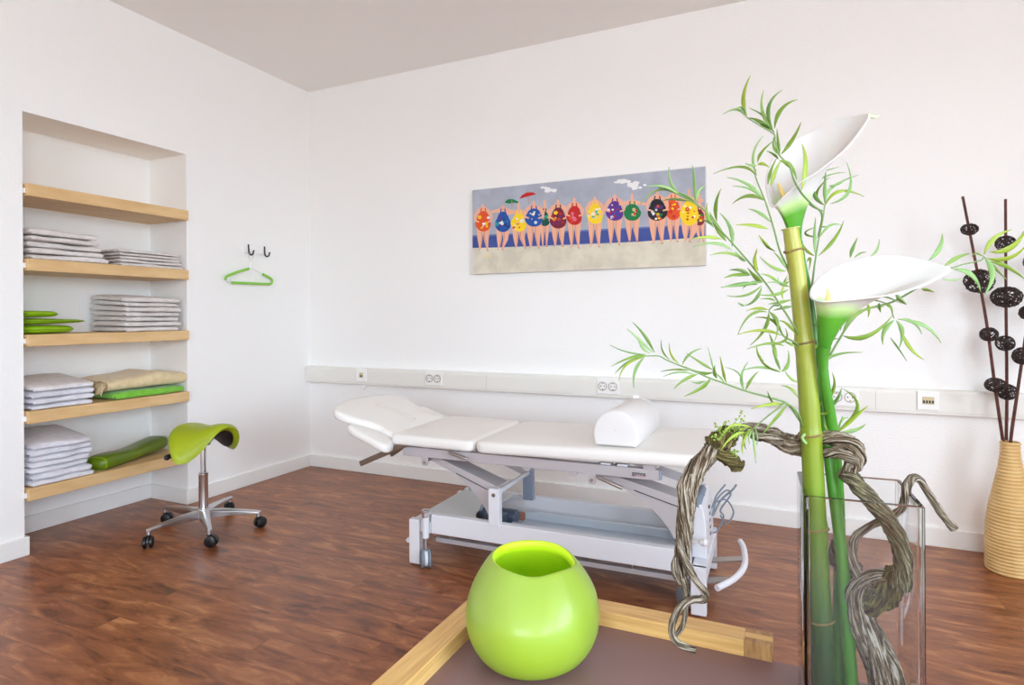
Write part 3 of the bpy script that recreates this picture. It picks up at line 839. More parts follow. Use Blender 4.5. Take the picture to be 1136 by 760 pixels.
# bars of the headrest
def bar(p, q, w, h, nm, m):
    p, q = V(p), V(q); d = (q-p).normalized(); sd = ET*w; up = d.cross(ET).normalized()*h
    b = B().hexa([p-sd-up,q-sd-up,q+sd-up,p+sd-up],[p-sd+up,q-sd+up,q+sd+up,p+sd+up])
    return obj(nm, b, m, tb, smooth=False, bevel=.002)
def onT(u, v, t_):
    r = ray(u, v); k = (t_-CAM.dot(ET))/r.dot(ET); return CAM+r*k
bar(onT(452,492,-1.13), onT(401,514,-1.13), .013, .011, 'headrest_bar', darkbar_m)
bar(onT(448,494,-1.10), onT(434,504,-1.10), .010, .010, 'headrest_bar', darkbar_m)
bar(onT(380,464,-1.05), onT(375,461,-1.05), .008, .004, 'headrest_stop', dark_m)
b = B().tube([onT(428,494,-1.14), onT(427,503,-1.14)], [.005,.002], 8)
obj('headrest_pin', b, steel_m, tb)

# ---- cushions of the table: rounded pads from an outline in (s,t)
def pad(name, outline, zf, th, m, parent, edge=.018, crown=.006, nsub=6, label=None, skew=None):
    pts = catmull([V((s,t_,0)) for s,t_ in outline], nsub, closed=True) if nsub else [V((s,t_,0)) for s,t_ in outline]
    c = sum(pts, V((0,0,0)))/len(pts)
    def ring(inset, z, k=1):
        out = []
        n = len(pts)
        for i in range(n):
            d = (pts[(i+1)%n]-pts[i-1]).normalized(); nr = V((-d.y, d.x, 0))
            if nr.dot(c-pts[i]) < 0: nr = -nr
            p = pts[i]+nr*inset
            if k < 1: p = c+(pts[i]+nr*edge-c)*k
            out.append(W(p.x, p.y, zf(p.x,p.y)+z))
        return out
    rows = [ring(0,.0,.01), ring(edge,0,.7), ring(edge*.6,.0), ring(edge*.15,.003), ring(0,th*.30), ring(0,th*.55)]
    for a in (20,40,60,80):
        rows.append(ring(edge*(1-cos(rad(a))), th*.55+(th*.40)*sin(rad(a))))
    for k in (.92,.75,.5,.25,.01): rows.append(ring(0, th*.95+crown*(1-k*k), k))
    b = B(); b.grid(rows, wrap=True)
    return obj(name, b, m, parent, sharp=0, label=label)
def rrect(s0,s1,t0,t1,r=.03,n=4, sq=.0):
    out = []
    for cx,cy,a0 in ((s1-r,t1-r,0),(s0+r,t1-r,90),(s0+r,t0+r,180),(s1-r,t0+r,270)):
        for k in range(n+1):
            a = rad(a0+90*k/n); out.append((cx+r*cos(a), cy+r*sin(a)))
    # subdivide long edges
    res = []
    for i,p in enumerate(out):
        q = out[(i+1)%len(out)]; res.append(p)
        L_ = math.hypot(q[0]-p[0], q[1]-p[1])
        m_ = int(L_/.04)
        for k in range(1,m_): res.append((p[0]+(q[0]-p[0])*k/m_, p[1]+(q[1]-p[1])*k/m_))
    return res
T0, T1 = -1.150, -.640
c1 = pad('leg_cushion', rrect(1.812,2.690,T0,T1,.045), lambda s,t_: .478+(s-1.812)*.022, .046, up_m, tb, nsub=0)
c2 = pad('torso_cushion', rrect(1.432,1.806,T0,T1,.030), lambda s,t_: .482-(s-1.43)*.006, .044, up_m, tb, nsub=0)
th_ = math.tan(rad(18))
hz = lambda s,t_: .478+(1.43-s)*th_
hd = [(1.425,-1.105),(1.34,-1.095),(1.265,-1.125),(1.200,-1.150),(1.150,-1.145),(1.110,-1.085),(1.092,-.985),(1.086,-.895),(1.092,-.805),(1.110,-.705),(1.150,-.645),(1.200,-.640),(1.265,-.665),(1.34,-.695),(1.425,-.685)]
hd = [(s,t_) for s,t_ in hd]
h_ = pad('head_cushion', hd+[(1.428,-.80),(1.428,-.90),(1.428,-1.0)], hz, .040, up_m, tb, nsub=4)
for sg in (-1, 1):
    o_ = [(1.435,.212),(1.36,.203),(1.29,.226),(1.245,.268),(1.262,.300),(1.34,.310),(1.42,.318),(1.452,.300),(1.448,.255)]
    pad('arm_cushion', [(s,-.895+sg*t_*.98) for s,t_ in o_], lambda s,t_: .462+(1.43-s)*th_*1.0, .036, up_m, tb, edge=.012, crown=.003, nsub=4)
# nose slot insert: ring coloured as the groove's shade, and plug
sl = []
for k in range(28):
    a = 2*PI*k/28; x = .012*cos(a); y = .014*sin(a); s = 1.285+(.078 if cos(a) > 0 else -.078)+x*1.2
    sl.append((s, -.885+y+(s-1.285)*.18))
from mathutils.bvhtree import BVHTree
bpy.context.view_layer.update()
bvh = BVHTree.FromPolygons([tuple(WM[h_] @ v.co) for v in h_.data.vertices], [tuple(p.vertices) for p in h_.data.polygons])
def zs(s, t_):
    p = W(s, t_, 2.0); h = bvh.ray_cast(p, V((0,0,-1)))[0]; return h.z
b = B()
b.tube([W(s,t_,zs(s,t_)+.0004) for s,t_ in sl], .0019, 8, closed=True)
obj('face_slot', b, mat('slot_shade', (206,200,188), .6), h_)  # darker ring colour stands in for shade along the slot edge
b = B()
rows = [[W(1.285+(s-1.285)*k, -.885+(t_+.885)*k, zs(1.285+(s-1.285)*k, -.885+(t_+.885)*k)+.0003+.0016*(1-k*k)) for s,t_ in sl] for k in (.97,.85,.7,.5,.35,.2,.02)]
b.grid(rows, wrap=True)
obj('slot_plug', b, up_m, h_, sharp=0)

# ---- white half-round bolster lying on the table
def bz(s): return .478+(s-1.812)*.022+.046+.004
s0 = 2.352; rb = .088
t = thing('bolster', 'white half-round knee bolster lying across the treatment table', 'bolster', tuple(W(s0, -.9, bz(s0))), A_)
b = B(); rows = []
prof = []
for k in range(33):
    a = rad(-28+236*k/32); prof.append((rb*.92*cos(a), rb*.5+rb*.98*sin(a)*.97))
zmin = min(p[1] for p in prof)
prof = [(x, z-zmin) for x,z in prof]
prof += [(prof[-1][0]+(prof[0][0]-prof[-1][0])*k/6, 0) for k in range(1,6)]
pc = V((0, rb*.62))
TB0, TB1 = -1.108, -.735
def ringp(tt, k): return [W(s0+pc.x+(x-pc.x)*k+(tt-TB0)*.03, tt, bz(s0)+.001+(pc.y+(z-pc.y)*k if k < 1 else z)) for x,z in prof]
for tt,k in ((TB0+.0,.02),(TB0,.5),(TB0,.90),(TB0+.0015,.965),(TB0+.006,1.0),(TB1-.006,1.0),(TB1-.0015,.965),(TB1,.9),(TB1,.5),(TB1,.02)):
    rows.append([V((p.x,p.y,max(p.z, bz(s0)+.001))) for p in ringp(tt,k)])
b.grid(rows, wrap=True)
bo = obj('cover', b, upw_m, t, sharp=50)
b = B()
for tt in (TB0+.008, TB1-.008): b.tube(ringp(tt, 1.0), .0014, 6, closed=True)
obj('seam_piping', b, upw_m, t)
b = B(); zz = bz(s0)+max(p[1] for p in prof)
b.box((-.012,-.0015,0),(.012,.0015,.012), R=Matrix.Rotation(A_,3,'Z'), c=W(s0,TB1-.01,zz-.001))
obj('loop_tag', b, plas_m, t, smooth=False)

# ================================================================== PAINTING
PX0, PX1, PZ0, PZ1, PYF = 1.265, 2.568, 1.243, 1.733, -.030
t = thing('canvas_painting', 'wide canvas painting of bathers in colourful swimsuits on a beach', 'painting', ((PX0+PX1)/2, 0, PZ0))
obj('stretched_canvas', B().box((PX0,PYF,PZ0),(PX1,-.001,PZ1)), canvas_m, t, smooth=False, bevel=.003)
pal = dict(sky=(176,182,196), sea=(64,84,158), seal=(98,116,170), sand=(222,216,196), skin=(236,178,148), skind=(206,132,104), white=(238,238,238),
  orange=(224,82,28), yellow=(248,212,28), blue=(24,84,168), navy=(40,38,110), purple=(96,44,140), green=(14,122,66), dgreen=(8,80,72), red=(196,30,28), maroon=(120,24,48), teal=(40,170,150), black=(30,22,36), pink=(230,120,150), cream=(232,206,160))
keys = list(pal); pm = [mat('paint_'+k, pal[k], .7, c2=tuple(max(0,int(x*.93)) for x in pal[k]) if k in ('sky','sea','sand') else None, scale=14) for k in keys]
KI = {k:i for i,k in enumerate(keys)}
b = B(); lay = [0]
def cv(X, Y):      # photo-crop coordinates -> canvas plane
    p = on_y(500+X/3.787, 170+Y/3.787, PYF); return p.x, p.z
def poly(pts, key, step=.00004):
    lay[0] += 1
    y = PYF-.0004-lay[0]*step*.05
    q = []
    for X, Y in pts:
        x, z = cv(X, Y); q.append(V((min(max(x,PX0+.001),PX1-.001), y, min(max(z,PZ0+.001),PZ1-.001))))
    n = len(q); b.add(q, [tuple(range(n))], KI[key])
def ell(X, Y, rx, ry, key, n=18, rot=0):
    poly([(X+rx*cos(2*PI*k/n)*cos(rot)-ry*sin(2*PI*k/n)*sin(rot), Y+rx*cos(2*PI*k/n)*sin(rot)+ry*sin(2*PI*k/n)*cos(rot)) for k in range(n)], key)
def strip(pts, w, key):
    L_, R_ = [], []
    for i,(x,y) in enumerate(pts):
        a = pts[max(i-1,0)]; c = pts[min(i+1,len(pts)-1)]; d = math.hypot(c[0]-a[0], c[1]-a[1]) or 1
        nx, ny = -(c[1]-a[1])/d, (c[0]-a[0])/d; ww = w[i] if isinstance(w, list) else w
        L_.append((x+nx*ww, y+ny*ww)); R_.append((x-nx*ww, y-ny*ww))
    poly(L_+R_[::-1], key)
poly([(92,153),(1070,57),(1070,472),(92,510)], 'sky')
poly([(92,345),(1070,297),(1070,360),(92,400)], 'sea')
poly([(92,345),(1070,297),(1070,303),(92,352)], 'seal')
poly([(92,398),(400,392),(700,378),(1070,352),(1070,480),(92,520)], 'sand')
rp = random.Random(2)
for cx, cy_ in ((412,153),(755,130),(720,122),(790,140)):
    for k in range(8): ell(cx+rp.uniform(-26,26), cy_+rp.uniform(-9,9), rp.uniform(8,17), rp.uniform(3,8), 'white', 10)
def figure(x, head, top, bot, feet, w, suit, dots, lean=0, arms='hips', bend=0):
    # legs
    for sg in (-1, 1):
        hx = x+sg*w*.42; kx = x+sg*w*.40+lean*.4; fx = x+sg*w*.34+lean+ (0 if sg < 0 else bend)
        strip([(hx,bot-14),(kx,bot+(feet-bot)*.45),(fx,feet-4)], [w*.46,w*.30,w*.10], 'skin')
        strip([(fx-3,feet-2),(fx+sg*6,feet+1)], [3,1.5], 'skind')
        strip([(hx-sg*w*.25,bot+4),(kx-sg*w*.2,bot+(feet-bot)*.45),(fx-sg*2,feet-6)], [1.2,1.0,.8], 'skind')
    # shoulders, neck and small head
    ell(x+lean*.1, top+4, w*.66, 14, 'skin'); strip([(x,top-2),(x-1,head+12)], [7,4.5], 'skin'); ell(x-1, head+8, 6, 9, 'skin', 12)
    # suit body
    n = 22; pts = []
    for k in range(n):
        a = 2*PI*k/n; r = 1+.06*sin(3*a+x)
        pts.append((x+w*r*cos(a)*(1 if sin(a) > -.2 else .80), (top+bot)/2+6+((bot-top)/2-2)*math.copysign(abs(sin(a))**.8, sin(a))))
    poly(pts, suit)
    strip([(x-w*.34,top+18),(x-w*.22,top-4)], 2.5, suit); strip([(x+w*.34,top+18),(x+w*.22,top-4)], 2.5, suit)
    for k in range(len(dots)*4):
        key = dots[k % len(dots)]; a = rp.uniform(0,2*PI); q = rp.uniform(.1,.78)
        cx, cz = x+w*q*cos(a), (top+bot)/2+10+(bot-top)/2*q*sin(a)
        r = rp.uniform(3.5,7.5)
        if k % 3 == 0:
            for m_ in range(5): ell(cx+r*.8*cos(m_*1.257), cz+r*.8*sin(m_*1.257), r*.5, r*.5, key, 8)
        else: ell(cx, cz, r, r*.8, key, 9)
    for sg in (-1, 1):
        if arms == 'hips': q = [(x+sg*w*.55,top+3),(x+sg*w*1.03,top+(bot-top)*.32),(x+sg*w*.98,top+(bot-top)*.55),(x+sg*w*.55,top+(bot-top)*.60)]
        elif arms == 'wide': q = [(x+sg*w*.5,top+3),(x+sg*w*1.0,top+6),(x+sg*w*1.5,top+10)]
        else: q = [(x+sg*w*.55,top+3),(x+sg*w*1.0,top+(bot-top)*.35),(x+sg*w*1.02,top+(bot-top)*.75)]
        strip(q, [8,6.5,5,3][:len(q)], 'skin')
figs = [(395,196,236,303,392,22,'dgreen',['teal','yellow','dgreen'],0,'down',0),
 (137,215,235,325,408,33,'orange',['yellow','white','orange'],-2,'hips',8),
 (220,218,237,328,405,33,'blue',['purple','white','navy','teal'],-6,'wide',-8),
 (287,206,245,325,398,34,'yellow',['white','orange','cream','yellow'],0,'wide',14),
 (350,200,224,305,398,38,'blue',['white','blue','cream','blue'],0,'hips',6),
 (452,195,220,313,392,35,'maroon',['orange','red','yellow','purple'],0,'hips',6),
 (520,187,213,298,398,33,'red',['pink','red','orange'],0,'hips',6),
 (607,183,205,293,393,35,'yellow',['white','teal','cream','yellow'],-4,'hips',8),
 (690,172,193,280,385,37,'purple',['red','blue','white','purple'],-4,'hips',10),
 (763,170,205,280,372,37,'green',['cream','green','red'],2,'wide',6),
 (935,160,178,278,372,32,'orange',['red','yellow','orange'],2,'hips',4),
 (868,152,184,280,380,42,'black',['white','green','orange','purple','yellow'],0,'hips',6),
 (1046,170,228,300,372,24,'maroon',['orange','green','yellow'],8,'down',0),
 (1003,150,190,300,372,40,'yellow',['white','orange','yellow','red'],-2,'wide',-10)]
for f in figs: figure(*f)
poly([(228,208),(232,200),(246,193),(262,193),(282,202),(286,210),(262,208),(246,212)], 'green'); strip([(257,196),(258,232)], 1, 'skind')
poly([(288,192),(300,176),(320,165),(345,164),(360,172),(340,178),(316,184)], 'red'); strip([(326,180),(328,212)], 1, 'skind')
strip([(140,433),(150,430),(156,435),(166,430),(178,434)], 1.2, 'yellow')
obj('painted_beach_scene', b, pm, t, smooth=False)
b = B(); rr = random.Random(12)
for k in range(26):
    X = 130+rr.random()*860; Y = 470-(X-92)*.045+rr.uniform(-24,14)
    pts = []
    for j in range(5): x, z = cv(X+j*rr.uniform(4,9), Y+rr.uniform(-9,9)); pts.append((min(x,PX1-.01), PYF-.0012, max(z,PZ0+.008)))
    b.tube(catmull(pts,3), .0016, 5)
obj('sand_relief', b, pm[KI['sand']], t)

# ================================================================== FLOOR VASE WITH STICKS
FX, FY = 3.712, -.195
t = thing('floor_vase', 'tall ribbed sand-coloured floor vase standing by the back wall', 'vase', (FX,FY,0))
pr = []
key = [(.0,.078),(.02,.081),(.10,.082),(.18,.079),(.26,.068),(.34,.052),(.40,.040),(.45,.033),(.49,.031),(.503,.034)]
def rad_at(z):
    for (a,ra),(c,rc) in zip(key, key[1:]):
        if z <= c: u = (z-a)/(c-a); return ra+(rc-ra)*u
    return key[-1][1]
n = 38
for i in range(n*8+1):
    z = .502*i/(n*8); rib = abs(sin(PI*i/8))**.6
    pr.append((rad_at(z)-.0050+.0062*rib, z))
pr += [(.028,.503),(.026,.48),(.026,.40),(.001,.39)]
obj('body', B().lathe([(.001,.0)]+pr, (FX,FY,0), 48), rattan_m, t, sharp=0)
dv = FW.dot(V((FX,FY,0))-CAM)


def stick(path, balls, label):
    p3 = [at(*q) for q in path]
    base = V((FX+(p3[0].x-FX)*.3, FY+(p3[0].y-FY)*.3, .395))
    t = thing('decorative_stick', label, 'decorative stick', tuple(base), 0, 'sticks in the floor vase')
    pts = catmull([base]+p3, 6)
    obj('stem', B().tube(pts, interp([.0062,.0058,.0052,.0048], len(pts)), 8), stick_m, t)
    for (u,v,d,r,sq) in balls:
        c = at(u,v,d); rnd = random.Random(int(u*7+v)); b = B()
        for k in range(24):
            ax = V((rnd.gauss(0,1),rnd.gauss(0,1),rnd.gauss(0,1))).normalized(); a, e = frame_of(ax)
            off = rnd.uniform(-.45,.45)*r; rr_ = math.sqrt(max(r*r-off*off,1e-8))
            ring = []
            for j in range(18):
                w = 2*PI*j/18; p = (ax*off+(a*cos(w)+e*sin(w))*rr_)*(1+rnd.uniform(-.05,.05)); p.z *= sq
                ring.append(c+p)
            b.tube(ring, r*.03+.0006, 5, closed=True)
        b.ball(c, r*.25, 7, sc=(1,1,sq))
        obj('wicker_ball', b, wicker_m, t)
D0 = 2.36
stick([(1113,491,D0),(1104,430,D0-.01),(1094,355,D0-.01),(1082,290,D0),(1068,218,D0+.02)],
      [(1075.5,254.5,D0+.01,.0285,.78),(1086.5,312,D0,.049,.92),(1097,371,D0-.01,.0295,.88),(1104,427,D0-.01,.033,.82)],
      'leftmost brown stick with dark wicker balls, leaning left out of the floor vase')
stick([(1116.5,491,D0+.03),(1117,435,D0+.03),(1116,329,D0+.03),(1115.5,221,D0+.03)],
      [(1115.5,270,D0+.03,.033,.9),(1116.5,329.5,D0+.03,.050,.8),(1115,381,D0+.03,.031,.95),(1117.5,435,D0+.035,.033,.92)],
      'upright brown stick with dark wicker balls standing straight in the floor vase')
stick([(1121,491,D0-.02),(1128,440,D0-.03),(1136,385,D0-.03),(1144,330,D0-.03),(1152,270,D0-.03)],
      [(1135,395,D0-.03,.034,.95),(1141,347,D0-.03,.030,.9),(1150,290,D0-.03,.04,.9)],
      'brown stick with wicker balls leaning right out of the picture edge')
# ================================================================== FOREGROUND TABLE WITH RIM
TZ = .45
tx0, tx1, ty0, ty1 = 2.397, 3.34, -2.76, -2.040
t = thing('low_table', 'low table with brown top and pale oak rim in the foreground', 'table', ((tx0+tx1)/2, (ty0+ty1)/2, 0))
obj('tabletop', B().box((tx0+.001, ty0, TZ-.020), (tx1, -2.076, TZ)).box((tx0+.001, -2.076, TZ-.020), (2.914, ty1-.001, TZ-.0005)), panel_m, t, smooth=False, bevel=.001)
r1 = obj('rim', B().box((tx0, ty0, TZ-.020), (2.442, ty1-.0435, TZ+.026)), oaky_m, t, smooth=False, bevel=.0015)
b = B().box((tx0, ty1-.043, TZ-.020), (2.872, ty1, TZ+.026))
obj('rim', b, oakx_m, t, smooth=False, bevel=.0015)
b = B()
for k,(ya,yb,mi) in enumerate(((ty1-.043,ty1-.030,0),(ty1-.030,ty1-.013,1),(ty1-.013,ty1,0))):
    b.box((2.8722, ya+.0001, TZ-.020), (2.914, yb-.0001, TZ+.026), mi)
obj('finger_joint', b, [oakend_m, oakx_m], t, smooth=False, bevel=.0008)
obj('apron', B().box((tx0+.05, ty0+.04, TZ-.085), (tx1-.05, ty0+.06, TZ-.021)).box((tx0+.05, -2.13, TZ-.085), (tx1-.05, -2.11, TZ-.021)).box((tx0+.05, ty0+.06, TZ-.085), (tx0+.07, -2.13, TZ-.021)).box((tx1-.07, ty0+.06, TZ-.085), (tx1-.05, -2.13, TZ-.021)), oakx_m, t, smooth=False, bevel=.001)
for x in (tx0+.03, tx1-.075):
    for y in (ty0+.02, -2.14):
        obj('leg', B().box((x, y, 0.0005), (x+.045, y+.045, TZ-.0205)), oaky_m, t, smooth=False, bevel=.002)

# ================================================================== LIME CERAMIC VASE
GX, GY = at(590,700,.968).x, at(590,700,.968).y
t = thing('ceramic_vase', 'squat lime green ceramic vase with a pinched organic rim on the low table', 'vase', (GX,GY,TZ))
out = [(.001,.0),(.045,.0),(.062,.003),(.078,.012),(.091,.028),(.0995,.047),(.1030,.066),(.1025,.086),(.0975,.106),(.0885,.126),(.0775,.144),(.0690,.156),(.0640,.1615)]
inn = [(.0600,.1630),(.0565,.1590),(.0570,.150),(.066,.138),(.080,.118),(.090,.095),(.092,.066),(.084,.040),(.060,.018),(.001,.012)]
def shp(p, th):
    z = p.z; r = math.hypot(p.x, p.y); k = max(0, (z-.09)/.075)
    # th measured from camera-right direction
    a = th-YAW
    f = 1+.045*cos(a)*k+.07*k*cos(2*a+.2) - .075*k*math.exp(-((((a+PI/2+PI)%(2*PI))-PI-.0)/.45)**2)*.6
    f *= 1+.012*cos(3*a+.5)
    sx = (V((p.x,p.y,0))*f)
    # tilt of the rim: right back side lower, pinch at right
    sx = sx*1.03
    dz = k*(.004*sin(a) - .010*math.exp(-((((a+.0+PI)%(2*PI))-PI)/.5)**2) - .006*math.exp(-((((a+PI/2+PI)%(2*PI))-PI)/.5)**2))
    return V((sx.x, sx.y, z+dz+.0008))

pp = catmull([V((r,0,z)) for r,z in out+inn], 3)
prof = [(max(p.x,.0005), max(p.z,0)) for p in pp]
b = B().lathe(prof, (GX,GY,TZ), 72, shape=shp)
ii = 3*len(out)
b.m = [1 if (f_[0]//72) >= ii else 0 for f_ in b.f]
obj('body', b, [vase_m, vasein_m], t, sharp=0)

# ================================================================== GLASS VASE
gl = bpy.data.materials.new('clear_glass'); gl.use_nodes = True
g = gl.node_tree.nodes['Principled BSDF']
g.inputs['Base Color'].default_value = (.97,.985,.99,1); g.inputs['Roughness'].default_value = .0
g.inputs['Transmission Weight'].default_value = 1; g.inputs['IOR'].default_value = 1.46
VX, VY, VH = 3.0205, -2.1745, .312; gr = rad(3)
hw = .0675
t = thing('glass_vase', 'tall square clear glass vase on the low table holding the callas, bamboo and branch', 'vase', (VX,VY,TZ+.0008), gr)
Rg = Matrix.Rotation(gr, 3, 'Z')
def sq(h, z, r=.004, n=4):
    o_ = []
    for cx,cy,a0 in ((h-r,h-r,0),(-h+r,h-r,90),(-h+r,-h+r,180),(h-r,-h+r,270)):
        for k in range(n+1):
            a = rad(a0+90*k/n); p = Rg @ V((cx+r*cos(a), cy+r*sin(a), z)); o_.append(p+V((VX,VY,TZ+.0008)))
    return o_
wt = .0060
rows = [sq(hw*.02,0,.0005), sq(hw-.002,0), sq(hw,.002), sq(hw,VH-.0012), sq(hw-.0012,VH), sq(hw-wt+.0012,VH,.003), sq(hw-wt,VH-.0012,.003), sq(hw-wt,.014,.003), sq(hw-wt-.003,.011,.002), sq(hw*.02,.011,.0005)]
b = B(); b.grid(rows, wrap=True); n_ = len(rows[0]); o_ = len(b.v)-n_*len(rows)
b.f += [tuple(range(o_+n_-1, o_-1, -1)), tuple(range(o_+n_*(len(rows)-1), o_+n_*len(rows)))]; b.m += [0,0]
obj('glass_body', b, gl, t, sharp=30)
ZB = TZ+.0008+.0125        # inside bottom of the vase

# ================================================================== BAMBOO STALK
pts_ = [at(*q) for q in ((916,795,.822),(911,700,.824),(905,590,.826),(900,487,.828),(893,388,.828),(885,310,.828),(877,254,.828))]
pts_[0].z = ZB+.003
nodes_y = (690, 589, 487, 387, 285)
dense = catmull(pts_, 22)
def yy_of(p):
    d = (p-CAM).dot(FW); return CY-(p.z-1)/d*FPX
rs = []
for p in dense:
    y = yy_of(p) + 4
    r = .0104+.0034*max(0,min(1,(y-254)/200))+.0010*max(0,min(1,(y-454)/200))
    for ny in nodes_y:
        e = abs(y-ny)
        if e < 3.0: r *= 1.09
        elif e < 7: r *= 1.035
    rs.append(r)
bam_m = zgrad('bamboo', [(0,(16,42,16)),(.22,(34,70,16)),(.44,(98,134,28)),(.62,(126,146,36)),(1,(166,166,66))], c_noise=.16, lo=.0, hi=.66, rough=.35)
org = pts_[0].copy()
t = thing('bamboo_stalk', 'thick green bamboo stalk with a cut top standing at the left in the glass vase', 'bamboo', tuple(org))
def bprof(th, i):
    return 1+.035*cos(th*2+.4)-.05*math.exp(-(((th-1.2+PI)%(2*PI)-PI)/.28)**2)
b = B().tube(dense, rs, 30, prof=bprof)
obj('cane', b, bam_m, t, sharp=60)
for ny in nodes_y:
    p = min(dense, key=lambda q: abs(yy_of(q)+4-ny)); i = dense.index(p); dd_ = (dense[min(i+1,len(dense)-1)]-dense[i-1]).normalized()
    r = rs[i]
    q = B(); a_, e_ = frame_of(dd_); ring = []
    for k in range(28):
        w = 2*PI*k/28; ring.append(p+(a_*cos(w)+e_*sin(w))*r*1.015+dd_*.0012*sin(w*2))
    q.tube(ring, .0016, 6, closed=True)
    obj('node_ring', q, mat('bamboo_node', (150,120,70), .7, c2=(110,96,52), scale=60), t)
q = B().tube([dense[-1], dense[-1]+(dense[-1]-dense[-2]).normalized()*.0012], [.0125,.012], 20)
obj('cut_end', q, mat('bamboo_cut', (196,190,120), .7), t)
# leaf-bud scar by the third node
q = B().tube(catmull([at(894,492,.812),at(890,486,.808),at(893,481,.807)],4), [.002]*9, 6)
obj('bud', q, mat('bamboo_bud', (150,186,120), .6), t)

# second, shorter dark stalk behind it inside the vase
ps = [at(901,795,.845), at(900,700,.845), at(897,600,.847), at(894,560,.85)]
ps[0].z = ZB+.003
t = thing('bamboo_stalk', 'short dark green bamboo stalk hidden behind the tall one inside the glass vase', 'bamboo', tuple(ps[0]))
obj('cane', B().tube(catmull(ps,8), .0075, 20), mat('bamboo_dark', (34,70,34), .4, c2=(24,54,28), scale=30), t)

# ================================================================== CALLA LILIES
spathe_m = bpy.data.materials.new('calla_spathe'); spathe_m.use_nodes = True
def spathe_material(m, c0, ax, glen):
    nt = m.node_tree; N = nt.nodes; L = nt.links; b_ = N['Principled BSDF']
    b_.inputs['Roughness'].default_value = .5; b_.inputs['Subsurface Weight'].default_value = .25; b_.inputs['Subsurface Scale'].default_value = .004
    at_ = N.new('ShaderNodeAttribute'); at_.attribute_name = 'along'
    cr = N.new('ShaderNodeValToRGB'); el = cr.color_ramp.elements
    el.new(.5); el.new(.6)
    for e,(p,c) in zip(el, [(0,(50,124,18)),(.46,(84,156,36)),(.60,(186,216,144)),(.74,(210,209,205))]): e.position = p; e.color = lin(c)
    L.new(at_.outputs['Fac'], cr.inputs['Fac']); L.new(cr.outputs['Color'], b_.inputs['Base Color'])
spathe_material(spathe_m, None, None, None)
def calla(label, apex, rim, top_c, stem, spad, tipcurl, flare):
    """apex: throat centre (u,v,d); rim: closed list of (u,v,d) around the opening"""
    TT = at(*top_c); A0 = at(*apex); ring = catmull([at(*q) for q in rim], 5, closed=True); n = len(ring)
    rc = sum(ring, V((0,0,0)))/n
    ax = (TT-A0).normalized()
    t = thing('calla_lily', label, 'calla lily', tuple(at(*stem[0])))
    rows = []; along = []
    T = [0,.06,.14,.24,.36,.48,.6,.7,.8,.88,.94,.98,1.0]
    for tt in T:
        row = []
        for i,p in enumerate(ring):
            rel = p-A0; h = rel.dot(ax); side = rel-ax*h; sl = side.length
            sd = side.normalized() if sl > 1e-5 else V((0,0,0))
            throat = A0+sd*.0065
            mid = TT+(p-TT).normalized()*.017
            q = throat*(1-tt)**2+mid*2*tt*(1-tt)+p*tt*tt
            row.append(q)
        rows.append(row); along += [tt]*n
    # rolled lip
    lip = []
    for i,p in enumerate(ring):
        rel = p-rc; side = (rel-ax*rel.dot(ax)); sd = side.normalized() if side.length > 1e-5 else V((0,0,0))
        lip.append(p+sd*flare-ax*flare*.7)
    rows.append(lip); along += [1.0]*n
    b = B(); b.grid(rows, wrap=True)
    o = obj('spathe', b, spathe_m, t, sharp=0, solid=.0011)
    at_ = o.data.attributes.new('along', 'FLOAT', 'POINT')
    # green share depends on the distance from the throat, as on the flower itself
    vals = []
    for k in range(len(b.v)):
        vals.append(min(1, (b.v[k]-A0).length/.105))
    at_.data.foreach_set('value', vals)
    w = o.modifiers.new('u', 'SUBSURF'); w.levels = 1; w.render_levels = 1
    if tipcurl:
        q = [at(*c) for c in tipcurl]
        obj('tip', B().tube(catmull(q,4), interp([.0028,.0022,.0007], len(catmull(q,4))), 8), mat('calla_tip', (206,214,170), .6), o)
    sp = [at(*q) for q in spad]
    c = catmull(sp, 6)
    obj('spadix', B().tube([c[0]-(c[1]-c[0])*.3]+c, interp([.002,.0032,.0032,.0028,.001], len(c)+1), 12), spadix_m, t)
    st = [at(*q) for q in stem]; st[0].z = max(st[0].z, ZB+.004)
    st.append(A0-ax*.012+V((0,0,0))); st.append(A0+ax*.004)
    c = catmull(st, 10)
    nb = len(c)
    rr = [.0086-.0034*(i/nb) for i in range(nb)]
    for i in range(nb):
        e = (c[-1]-c[i]).length
        if e < .03: rr[i] = .0056+.0030*(1-e/.03)
    obj('stem', B().tube(c, rr, 16), stalk_m, t)
    return t
calla('upper white calla flower rising above the cut bamboo, tip pointing right', (884,272,.848),
      [(857,229,.812),(868,219,.800),(888,202,.793),(912,186,.795),(938,164,.806),(955,143,.822),(964,127,.838),(948,128,.862),(925,134,.880),(902,145,.890),(880,156,.890),(862,171,.880),(852,190,.862),(851,210,.836)],
      (872,230,.843), [(946,795,.822),(940,700,.820),(934,620,.822),(924,540,.828),(915,470,.836),(906,400,.843),(897,330,.848)],
      [(874,232,.842),(871,222,.842),(867,212,.842),(863,203,.842)], [(962,128,.838),(970,130,.838),(976,128,.838)], .0022)
calla('lower white calla flower lying almost level, pointing right above the glass vase', (914,388,.806),
      [(901,330,.785),(913,334,.770),(932,333,.762),(960,330,.760),(990,326,.764),(1018,318,.772),(1040,308,.782),(1054,298,.792),(1035,291,.812),(1010,285,.826),(985,283,.834),(958,286,.836),(932,294,.830),(912,306,.818),(901,319,.802)],
      (920,336,.792), [(930,795,.846),(930,700,.846),(931,600,.842),(929,530,.836),(923,470,.826),(916,430,.814)],
      [(917,345,.796),(918,336,.795),(919,327,.795),(918,320,.795)], None, .0022)

